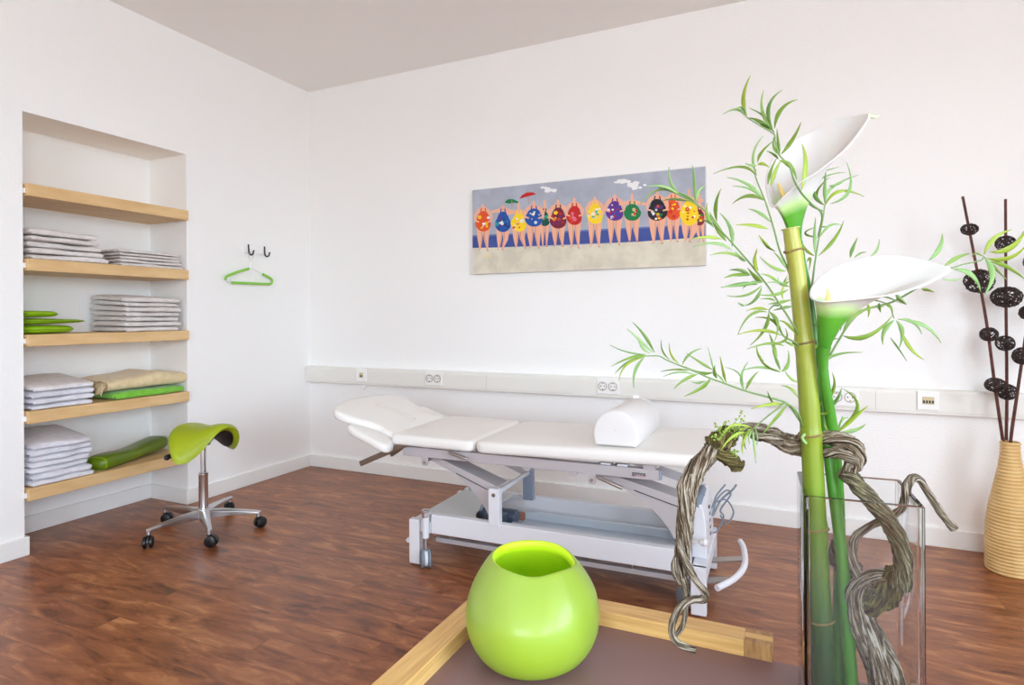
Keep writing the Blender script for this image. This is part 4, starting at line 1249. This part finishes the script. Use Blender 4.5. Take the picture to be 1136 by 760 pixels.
# ================================================================== DRIFTWOOD BRANCH
def bark(b, path, radii, seed, n=18, k=8, rid=3, twist=.35, amp=.20, mi=0):
    c = catmull([at(*q) for q in path], k); r = interp(radii, len(c))
    zf = ZB+.002
    def pf(th, i):
        p = c[i]
        v = noise.noise(V((cos(th)*1.6+seed, sin(th)*1.6, i*.22)))*amp*1.1 + noise.noise(V((cos(th)*4+seed, sin(th)*4, i*.8)))*amp*.6
        return 1+v+.13*abs(sin(rid*.5*th+twist*i))-.05
    b.tube(c, r, n, prof=pf, mi=mi)
    if not hasattr(b, 'grain'): b.grain = []
    ll = 0
    for i in range(len(c)):
        if i: ll += (c[i]-c[i-1]).length
        for k_ in range(n):
            th = 2*PI*k_/n+.25*i*twist
            b.grain.append((cos(th)*1.5+seed, sin(th)*1.5, ll*14))
    return c
t = thing('driftwood_branch', 'gnarled twisted grey driftwood branch looping out of the glass vase to the left', 'branch', tuple(V((3.05,-2.175,ZB))))
PXM = .82/FPX
# trunk in the vase: two or three strands wound round each other
b = B()
for s_ in range(4):
    path = []
    for i,(u,v,d,w) in enumerate([(992,800,.808,15),(984,757,.808,15),(972,722,.812,13),(958,692,.815,11),(950,665,.815,9),(955,648,.812,8),(972,640,.805,9),(990,642,.790,8)]):
        a = s_*PI/2+i*.75
        path.append((u+cos(a)*w*.72, v-abs(0)+sin(a)*2, d+sin(a)*w*.72*PXM))
    bark(b, path, [.0125,.0125,.0115,.0105,.009,.008,.008,.007], 3+s_*5, twist=.2)
for i in range(len(b.v)): b.v[i].z = max(b.v[i].z, ZB+.001)
obj('trunk', b, bark_m, t, sharp=0)
b = B()
bark(b, [(945,655,.815),(962,660,.81),(980,655,.80),(993,640,.785),(998,632,.775)], [.012,.020,.020,.014,.009], 20, amp=.35)
obj('mossy_knot', b, barkg_m, t, sharp=0)
b = B()
bark(b, [(928,598,.845),(934,618,.842),(944,636,.836),(956,652,.826),(962,662,.82)], [.006,.015,.016,.013,.008], 29, amp=.4)
obj('bark_slab', b, barkd_m, t, sharp=0)
b = B()
bark(b, [(998,650,.772),(1002,628,.766),(999,606,.766),(988,582,.772),(973,562,.785),(958,545,.797),(945,531,.805),(936,523,.81)], [.012,.0105,.0098,.0098,.0104,.0104,.0102,.0098], 41, amp=.22)
obj('rising_limb', b, barkl_m, t, sharp=0)
# coil at the rim of the loop and limb going left
b = B()
bark(b, [(934,530,.812),(944,519,.806),(951,509,.80),(949,497,.800),(938,489,.808),(922,486,.822),(905,489,.846),(889,494,.852),(872,492,.846),(858,483,.838),(846,477,.832),(832,474,.826),(818,477,.822),(806,484,.818)],
     [.006,.009,.010,.0095,.0095,.0095,.0115,.0140,.0125,.0095,.0075,.0065,.0075,.009], 55, amp=.24)
bark(b, [(915,503,.825),(928,502,.812),(940,506,.800),(948,512,.798),(944,521,.804)], [.006,.008,.0075,.007,.005], 61)
bark(b, [(866,490,.828),(850,486,.820),(838,484,.822),(826,478,.83),(815,481,.826)], [.006,.0055,.005,.0045,.004], 63)
obj('arching_limb', b, bark_m, t, sharp=0)
b = B()
bark(b, [(812,480,.82),(803,487,.815),(795,494,.812),(790,500,.81)], [.010,.0135,.014,.012], 66, amp=.35)
bark(b, [(794,497,.81),(801,505,.808),(811,511,.806),(818,516,.805),(822,519,.805)], [.010,.009,.0085,.0095,.007], 71, amp=.35)
obj('mossy_fork', b, barkg_m, t, sharp=0)
b = B()
for s_ in range(3):
    path = []
    for i,(u,v,d,w) in enumerate([(793,496,.81,7),(783,508,.812,7.5),(772,523,.815,8),(764,540,.817,8),(761,560,.82,7.5),(760,582,.822,6.5),(759,602,.824,6),(757,622,.825,5.5),(757,640,.826,5)]):
        a = s_*2.1+i*.55
        path.append((u+cos(a)*w*.55, v, d+sin(a)*w*.6*PXM))
    bark(b, path, [.0085,.0088,.0092,.0090,.0082,.0078,.0074,.0066,.0050][:9], 80+s_*7, twist=.25, amp=.25)
obj('hanging_limb', b, bark_m, t, sharp=0)
b = B()
bark(b, [(752,598,.812),(757,615,.808),(765,632,.808),(774,647,.81),(783,660,.812),(778,665,.813),(768,665,.814),(757,671,.816),(749,684,.818),(745,700,.82),(750,712,.822),(760,718,.822),(771,722,.822)],
     [.004,.0048,.0048,.0046,.0050,.0050,.0046,.0046,.0046,.0044,.0048,.0046,.0040], 95, k=6, amp=.22)
bark(b, [(757,632,.825),(760,650,.825),(762,665,.826),(760,682,.828),(756,697,.828),(749,706,.824)], [.0060,.0050,.0034,.0034,.0036,.0030], 101, k=6)
bark(b, [(750,618,.812),(748,628,.808),(750,640,.81),(754,648,.812)], [.003,.0045,.004,.002], 103, k=5)
obj('tendril', b, bark_m, t, sharp=0)
b = B()
bark(b, [(970,655,.80),(957,645,.805),(948,628,.812),(945,610,.818),(948,597,.82),(957,588,.815),(972,580,.805),(988,572,.797),(1000,564,.792),(1004,552,.794),(1006,540,.80),(1011,531,.806),(1020,532,.806),(1029,546,.804),(1040,563,.802),(1050,577,.80),(1058,586,.80)],
     [.0075,.0065,.006,.0055,.005,.0048,.0048,.0048,.0048,.005,.0052,.0054,.0048,.0046,.0044,.0048,.0056], 111, k=6)
obj('side_twig', b, bark_m, t, sharp=0)
# moss sprig growing on the fork
b = B(); rnd = random.Random(8)
for (u0,v0,u1,v1) in ((806,482,824,458),(804,482,806,468),(810,484,826,470),(802,488,796,472),(800,492,792,484),(814,486,830,474),(812,500,816,508),(806,503,814,508)):
    p0, p1 = at(u0,v0,.808), at(u1,v1,.80+rnd.uniform(-.01,.01))
    b.tube([p0,p0.lerp(p1,.5)+V((0,0,.001)),p1], [.0006,.0005,.0003], 5)
    for k in range(12):
        q = p0.lerp(p1, rnd.uniform(.15,1)); q = q+V((rnd.uniform(-1,1),rnd.uniform(-1,1),rnd.uniform(-1,1)))*.0045
        b.ball(q, rnd.uniform(.0011,.0021), 4)
obj('moss_sprig', b, moss_m, t)
b = B()
for k in range(60):
    u, v = 938+rnd.uniform(-18,30), 776+rnd.uniform(-6,10)
    q = at(u,v,.825+rnd.uniform(-.02,.02)); q.z = ZB+.006+rnd.random()*.012; b.ball(q, rnd.uniform(.003,.006), 4)
q0 = obj('moss_clump', b, mat('dry_moss', (120,140,70), .9, c2=(200,205,190), scale=60, lo=.45, hi=.7), None, loc=tuple(V((3.02,-2.18,ZB))))
tag(q0, 'small clump of pale moss on the bottom inside the glass vase', 'moss', kind='stuff')

# ================================================================== LEAFY TWIGS
CR = {1:(790,70,5.846), 2:(720,190,5.846), 3:(670,340,6.908), 4:(790,280,6.336), 5:(790,390,6.909), 6:(880,180,6.336), 7:(890,320,4.225), 8:(980,230,5.846), 9:(740,460,7.6)}
def cx_(c, x, y): a = CR[c]; return a[0]+x/a[2], a[1]+y/a[2]
LR = random.Random(21)
def leaf(b, c, q, d, mi=None):
    x0,y0,xm,ym,x1,y1 = q[:6]; w = (q[6] if len(q) > 6 else 18)/CR[c][2]
    dz = LR.uniform(-.022,.022)
    P0 = at(*cx_(c,x0,y0), d); P1 = at(*cx_(c,xm,ym), d+dz*.35); P2 = at(*cx_(c,x1,y1), d+dz)
    P1 = P1*2-(P0+P2)*.5 if False else P1
    cc_ = P1*2-(P0+P2)*.5
    n = 9; rows = []; tilt = LR.uniform(-.7,.7)
    for i in range(n+1):
        u = i/n
        p = P0*(1-u)**2+cc_*2*u*(1-u)+P2*u*u
        tg = ((cc_-P0)*(1-u)+(P2-cc_)*u).normalized()
        view = (CAM-p).normalized(); sd = tg.cross(view).normalized(); nr = sd.cross(tg)
        sd = (sd*cos(tilt)+nr*sin(tilt)).normalized(); nr = sd.cross(tg).normalized()
        wd = w*d/FPX*.5*(min(1,u/.34)**.7)*(min(1,(1-u)/.62)**.85)*.98/max(.75,cos(tilt))+.00022
        rows.append([p-sd*wd+nr*wd*.28, p-nr*wd*.10, p+sd*wd+nr*wd*.28])
    b.grid(rows, mi=LR.choice((0,0,0,1,2)) if mi is None else mi)
SPN = [0]
def spray(label, d, stem, leaves, pale=()):
    """stem: list of branches, each a list of (u,v[,d])"""
    SPN[0] += 1; k_ = SPN[0]
    x_ = 899+1.4*k_
    base = stem[0][-1]; B0 = at(base[0], base[1], base[2] if len(base) > 2 else d)
    t = thing('leafy_twig', label, 'leafy twig', tuple(B0), 0, None)
    b = B()
    for br in stem:
        p3 = [at(q[0], q[1], q[2] if len(q) > 2 else d) for q in br]
        c = catmull(p3, 5); b.tube(c, interp([.0008,.0012,.0015], len(c)), 7)
    obj('twig', b, twig_m, t)
    b = B()
    for c, ls in leaves:
        for q in ls:
            mi = None
            if len(q) == 8: mi = q[7]
            leaf(b, c, q, d, mi)
    obj('foliage', b, [leaf_m, leaf2_m, leaf3_m], t, solid=.0005, sharp=60)
    return t
f = lambda c, pts: [cx_(c,*p) for p in pts]
dU = .792
spray('leafy green twig reaching highest, its top left of the upper calla', dU,
  [f(1,[(222,350),(310,405),(400,460),(410,510),(435,595),(500,665)])+[(881,200,.790),(889,214,.80),(901,227,.815),(912,238,.83),(908,262,.85)]],
  [(1,[(225,348,205,215,252,75,26,2),(215,348,160,300,70,332,16,1),(222,345,195,290,150,298,12,1),(392,425,335,345,240,292,14,1),(388,425,325,310,335,170,20),(390,425,370,280,455,175,24),
   (405,425,450,300,555,235,26),(380,435,310,380,240,355,26,0),(405,450,350,400,290,385,14),(435,592,398,545,405,470,14),(440,592,428,510,420,425,18),(447,592,520,500,577,382,26),
   (430,625,400,590,352,570,16,1),(435,630,510,670,548,755,30),(380,800,405,710,450,628,26,2),(362,790,380,700,425,605,18,0),(578,830,604,650,582,525,30,2)])])
spray('leafy green twig left of the upper calla with long narrow leaves', .806,
  [[(838.5,188),(838.5,197),(849.5,225),(858,252),(865,278),(873,296,.83),(884,330,.86)]],
  [(1,[(285,735,190,672,8,718,16,0),(290,730,268,590,335,470,16,1),(295,645,325,575,395,508,18),(290,665,250,662,215,650,16),(295,660,330,655,370,677,20)]),
   (2,[(745,185,640,85,505,40,20,1),(745,190,660,118,540,97,14,1),(745,190,640,160,540,212,24),(790,330,715,270,645,245,20),(775,375,670,352,562,348,22),(790,500,745,460,712,412,18),(820,520,760,480,740,440,14)]),
   (4,[(522,130,430,108,335,30,20),(518,110,480,50,430,-5,18,1),(545,200,510,215,530,160,14)])])
spray('long leafy twig in front of the painting, running down right to the bamboo', .80,
  [f(2,[(60,104),(110,120),(190,150),(300,210),(370,265),(430,345),(540,465),(640,580),(760,730)])+f(4,[(440,310),(520,430),(580,530)])+[(886,375,.84),(893,392,.86)]],
  [(2,[(190,150,90,98,-20,105,14,1),(190,152,60,120,-60,215,16,1),(195,150,140,70,130,-30,18,1),(300,195,295,60,280,-40,20,1),(308,195,325,125,372,95,16,1),(262,195,170,180,90,190,16,1),(300,205,240,160,130,120,16,1),
   (405,335,375,280,378,205,24,0),(440,325,435,215,467,112,24),(538,490,528,370,458,270,26),(500,455,440,360,390,262,34,0),(420,365,385,330,350,318,18,1),(475,440,380,428,275,438,20,2),(542,515,430,468,285,490,18,1),(625,578,520,532,392,545,18),(560,520,600,570,628,582,16),
   (706,662,685,580,703,500,22),(738,718,690,690,640,625,26),(652,668,590,640,522,640,16,1),(652,676,560,672,490,690,20),(705,735,600,728,468,755,22)]),
   (4,[(325,125,297,60,316,-5,22),(352,205,210,228,60,245,22),(350,212,270,215,215,255,20,1),(348,232,240,300,105,305,16),(350,240,300,335,225,375,22,1),(228,376,205,368,182,352,14,1),(268,162,200,128,125,125,16,1),(270,160,180,158,88,180,20),(348,205,300,165,250,110,26),
   (462,210,410,172,345,150,18),(545,245,470,212,385,215,14,1),(535,260,440,298,332,297,20),(545,240,475,215,465,178,20),(442,342,400,325,340,330,12),(562,332,470,352,395,363,20),(568,380,500,392,430,408,20,1),(500,330,495,260,535,180,14)])])
spray('leafy twig with drooping curved leaves left of the bamboo, middle height', .812,
  [f(4,[(398,408),(470,520),(505,590),(585,635)])+[(895,392,.85)], f(4,[(398,408),(430,375),(468,372)])],
  [(4,[(392,405,320,392,240,412,20,2),(388,420,270,440,180,580,18),(397,420,370,540,265,655,24),(410,420,460,500,440,625,18),(490,585,430,480,300,458,22,0),(485,585,350,548,180,578,22),(505,658,400,640,245,680,18),(455,765,432,660,402,570,24,0),
    (592,580,530,505,472,480,20),(440,638,520,610,515,535,16),(365,765,325,720,313,650,16),(590,660,540,640,500,615,18)]),
   (5,[(522,155,370,120,225,150,18),(522,158,400,95,345,-10,16,0),(524,145,492,60,462,-10,22),(530,152,580,100,585,-10,26,0),(658,238,600,205,560,150,18),(658,355,600,285,530,262,18)])]
 )
spray('lowest long leafy twig arching left over the trunking above the bolster', .80,
  [f(3,[(320,380),(420,380),(480,410),(600,460),(700,500),(800,545),(898,580)])+f(5,[(250,300),(430,350),(570,395),(660,480)])+[(892,480,.84)]],
  [(3,[(388,355,310,220,218,120,24),(375,355,265,250,178,170,18),(355,358,290,310,262,230,18,1),(322,368,180,350,45,295,10,1),(335,378,200,395,58,460,20),(315,385,180,430,85,515,18),(305,390,170,450,115,570,16),(310,392,240,490,230,628,24,1),(505,408,450,340,440,255,12,1),(575,438,515,370,502,280,14),
   (600,448,660,365,750,322,18,1),(835,487,740,430,632,358,18),(835,505,740,508,620,460,22),(865,545,846,500,852,450,24),(838,485,820,400,795,310,9,1),(650,492,550,482,435,500,12),(690,520,570,505,450,540,12,1),(720,520,620,560,535,635,24),(818,552,740,625,615,688,28),(775,570,720,585,672,578,14,1)]),
   (5,[(108,238,85,150,60,35,20),(40,208,15,160,22,105,20,0),(92,235,60,195,30,170,12,1),(246,295,225,190,275,80,20),(258,295,300,215,355,150,20),(238,260,200,165,100,122,10,1),(475,405,445,355,425,305,16,1),(565,400,430,408,300,440,26,2),(578,402,480,520,380,640,22)])])
spray('little twig with hanging leaves over the mossy fork of the driftwood', .796,
  [f(5,[(320,585),(410,510),(500,440),(575,400)])+[(888,468,.83)]],
  [(5,[(300,582,160,565,88,640,18,2),(255,620,160,650,70,750,22,2)]),
   (9,[(715,115,650,200,668,295,24,0),(722,120,735,270,752,412,16,1),(695,140,640,240,640,332,18,2),(718,130,690,190,700,250,12,1),(735,110,760,180,755,260,12,1)])])
spray('leafy green twig between the two calla flowers, right of the bamboo top', .862,
  [f(6,[(222,300),(205,420),(180,540),(155,690),(145,760)])+[(901,315,.862),(898,340,.862)], f(6,[(215,345),(120,300),(50,190)])],
  [(6,[(225,302,330,205,500,242,22),(225,300,270,180,460,90,20),(228,298,222,180,230,55,24,1),(218,300,150,230,135,120,26,1),(216,298,165,220,255,105,20,0),(262,292,395,190,375,0,20,1),(90,205,180,90,320,35,12,1),(78,218,200,112,365,70,12,1),(250,165,300,160,350,140,14,1),
    (182,530,85,500,160,455,14,0),(186,526,260,445,340,442,18),(176,658,290,540,355,410,24),(156,658,150,510,158,385,20,1),(150,658,90,615,52,545,18,0),(186,495,195,460,238,452,12),(-10,450,45,390,85,335,18),(95,700,120,680,110,760,18)])])
spray('leafy twig below the lower calla, its leaf tips hanging to the right', .822,
  [f(7,[(430,140),(400,75),(300,50),(228,58),(165,205),(110,290),(72,370)])+[(906,420,.84)]],
  [(7,[(232,58,340,30,468,72,14,1),(235,62,245,20,235,-15,16,2),(190,222,310,220,425,125,22),(190,205,260,115,385,85,16),(178,198,220,110,310,60,14),(155,205,150,160,165,130,12),(432,148,385,200,378,264,20,1),(440,150,468,205,455,278,20,1),(448,145,520,160,560,215,14),(480,150,580,180,652,257,16),
    (465,200,505,280,572,335,16,2),(412,230,450,280,490,342,7,1),(300,65,312,100,308,135,12),(360,68,362,90,368,112,14),(385,75,410,85,425,112,14),(438,28,460,55,488,75,16),(80,366,150,312,282,300,14),(102,302,60,272,-10,268,14),(102,292,100,220,48,158,14),(110,258,140,240,172,236,9)]),
   (6,[(400,672,422,600,452,530,24,1),(430,672,470,640,515,632,12,1),(545,660,590,612,605,540,14,1)])])
spray('small leafy twig just above the driftwood coil, right of the calla stems', .826,
  [f(7,[(190,600),(165,672),(145,700),(110,735)]), f(7,[(60,560),(80,545),(120,570)])],
  [(7,[(75,545,145,480,140,395,18),(130,562,165,520,185,465,16),(162,668,260,560,190,470,18),(160,672,110,640,122,565,18),(166,675,240,610,308,550,20),(178,674,250,662,298,635,18),(165,660,190,615,215,608,10),(85,540,60,545,40,550,14),(80,585,110,585,130,565,12),(150,700,165,690,172,720,12)])])
spray('leafy twig at the right, its pale green leaves crossing the wicker ball sticks', .80,
  [f(8,[(650,325),(630,345),(520,370),(440,395),(380,420)])+[(1020,318,.81),(990,335,.82),(950,350,.828),(916,402,.835)]],
  [(8,[(295,345,365,260,382,170,28,1),(390,388,480,325,565,300,26,0),(652,308,720,200,835,145,30,2),(690,290,840,250,935,110,34,2),(668,330,820,325,935,235,26,2),(652,318,705,440,650,570,34,1),(680,348,730,400,800,470,18,1),(690,352,800,385,935,480,26,0),(450,402,570,440,632,550,30,1),(385,466,460,472,520,458,10,1),(248,530,285,535,330,550,18),(75,565,110,590,150,630,18),(652,320,600,300,575,320,10)])])

# ================================================================== LIGHT AND CAMERA
def portal(loc, rot, sx, sy):      # daylight enters only through the three windows
    l = bpy.data.lights.new('window_daylight', 'AREA'); l.shape = 'RECTANGLE'; l.size = sx; l.size_y = sy; l.cycles.is_portal = True
    o = bpy.data.objects.new('window_daylight', l); o.location = loc; o.rotation_euler = rot; COL.objects.link(o)
for w in (W1, W2): portal((XR+.19, (w[0]+w[1])/2, (w[2]+w[3])/2), (0, PI/2, 0), w[3]-w[2], w[1]-w[0])
portal(((W3[0]+W3[1])/2, YF-.19, (W3[2]+W3[3])/2), (PI/2, 0, 0), W3[1]-W3[0], W3[3]-W3[2])
w = bpy.data.worlds.new('sky'); SC.world = w; w.use_nodes = True
N = w.node_tree.nodes; L = w.node_tree.links
bg = N['Background']; bg.inputs[1].default_value = SKY
tc = N.new('ShaderNodeTexCoord'); sp = N.new('ShaderNodeSeparateXYZ'); L.new(tc.outputs['Generated'], sp.inputs[0])
mr = N.new('ShaderNodeMapRange'); mr.inputs['From Min'].default_value = -1; mr.inputs['From Max'].default_value = 1
L.new(sp.outputs['Z'], mr.inputs['Value'])
def ramp(cs):
    cr = N.new('ShaderNodeValToRGB'); el = cr.color_ramp.elements
    while len(el) < len(cs): el.new(.5)
    for e,(p,c) in zip(el, cs): e.position = p; e.color = c+(1,)
    L.new(mr.outputs[0], cr.inputs['Fac']); return cr
east = ramp([(0,(.35,.39,.43)),(.49,(.44,.49,.54)),(.52,(.76,.90,1.05)),(.75,(.66,.84,1.05)),(1,(.46,.70,1.05))])
south = ramp([(0,(.38,.39,.40)),(.49,(.48,.49,.50)),(.52,(.88,.96,1.04)),(.75,(.80,.92,1.05)),(1,(.60,.78,1.0))])
mx = N.new('ShaderNodeMix'); mx.data_type = 'RGBA'
m2 = N.new('ShaderNodeMapRange'); m2.inputs['From Min'].default_value = .2; m2.inputs['From Max'].default_value = .8
L.new(sp.outputs['X'], m2.inputs['Value']); L.new(m2.outputs[0], mx.inputs[0])
L.new(south.outputs['Color'], mx.inputs[6]); L.new(east.outputs['Color'], mx.inputs[7]); L.new(mx.outputs[2], bg.inputs[0])

cam = bpy.data.cameras.new('camera'); co = bpy.data.objects.new('camera', cam); COL.objects.link(co)
cam.sensor_fit = 'HORIZONTAL'; cam.sensor_width = 36; cam.lens = FPX/1136*36
cam.shift_y = -(380-CY)/1136
cam.clip_start = .02
Mr = Matrix.Rotation(YAW, 4, 'Z') @ Matrix.Rotation(PI/2, 4, 'X') @ Matrix.Rotation(-ROLL, 4, 'Z')
co.matrix_world = Matrix.Translation(CAM) @ Mr
SC.camera = co
SC.view_settings.view_transform = 'Standard'; SC.view_settings.look = 'None'
SC.view_settings.gamma = 1; SC.view_settings.use_curve_mapping = False; SC.view_settings.exposure = EXPOSURE
SC.cycles.use_denoising = True
SC.cycles.max_bounces = 14; SC.cycles.diffuse_bounces = 12; SC.cycles.transmission_bounces = 12; SC.cycles.sample_clamp_indirect = 6
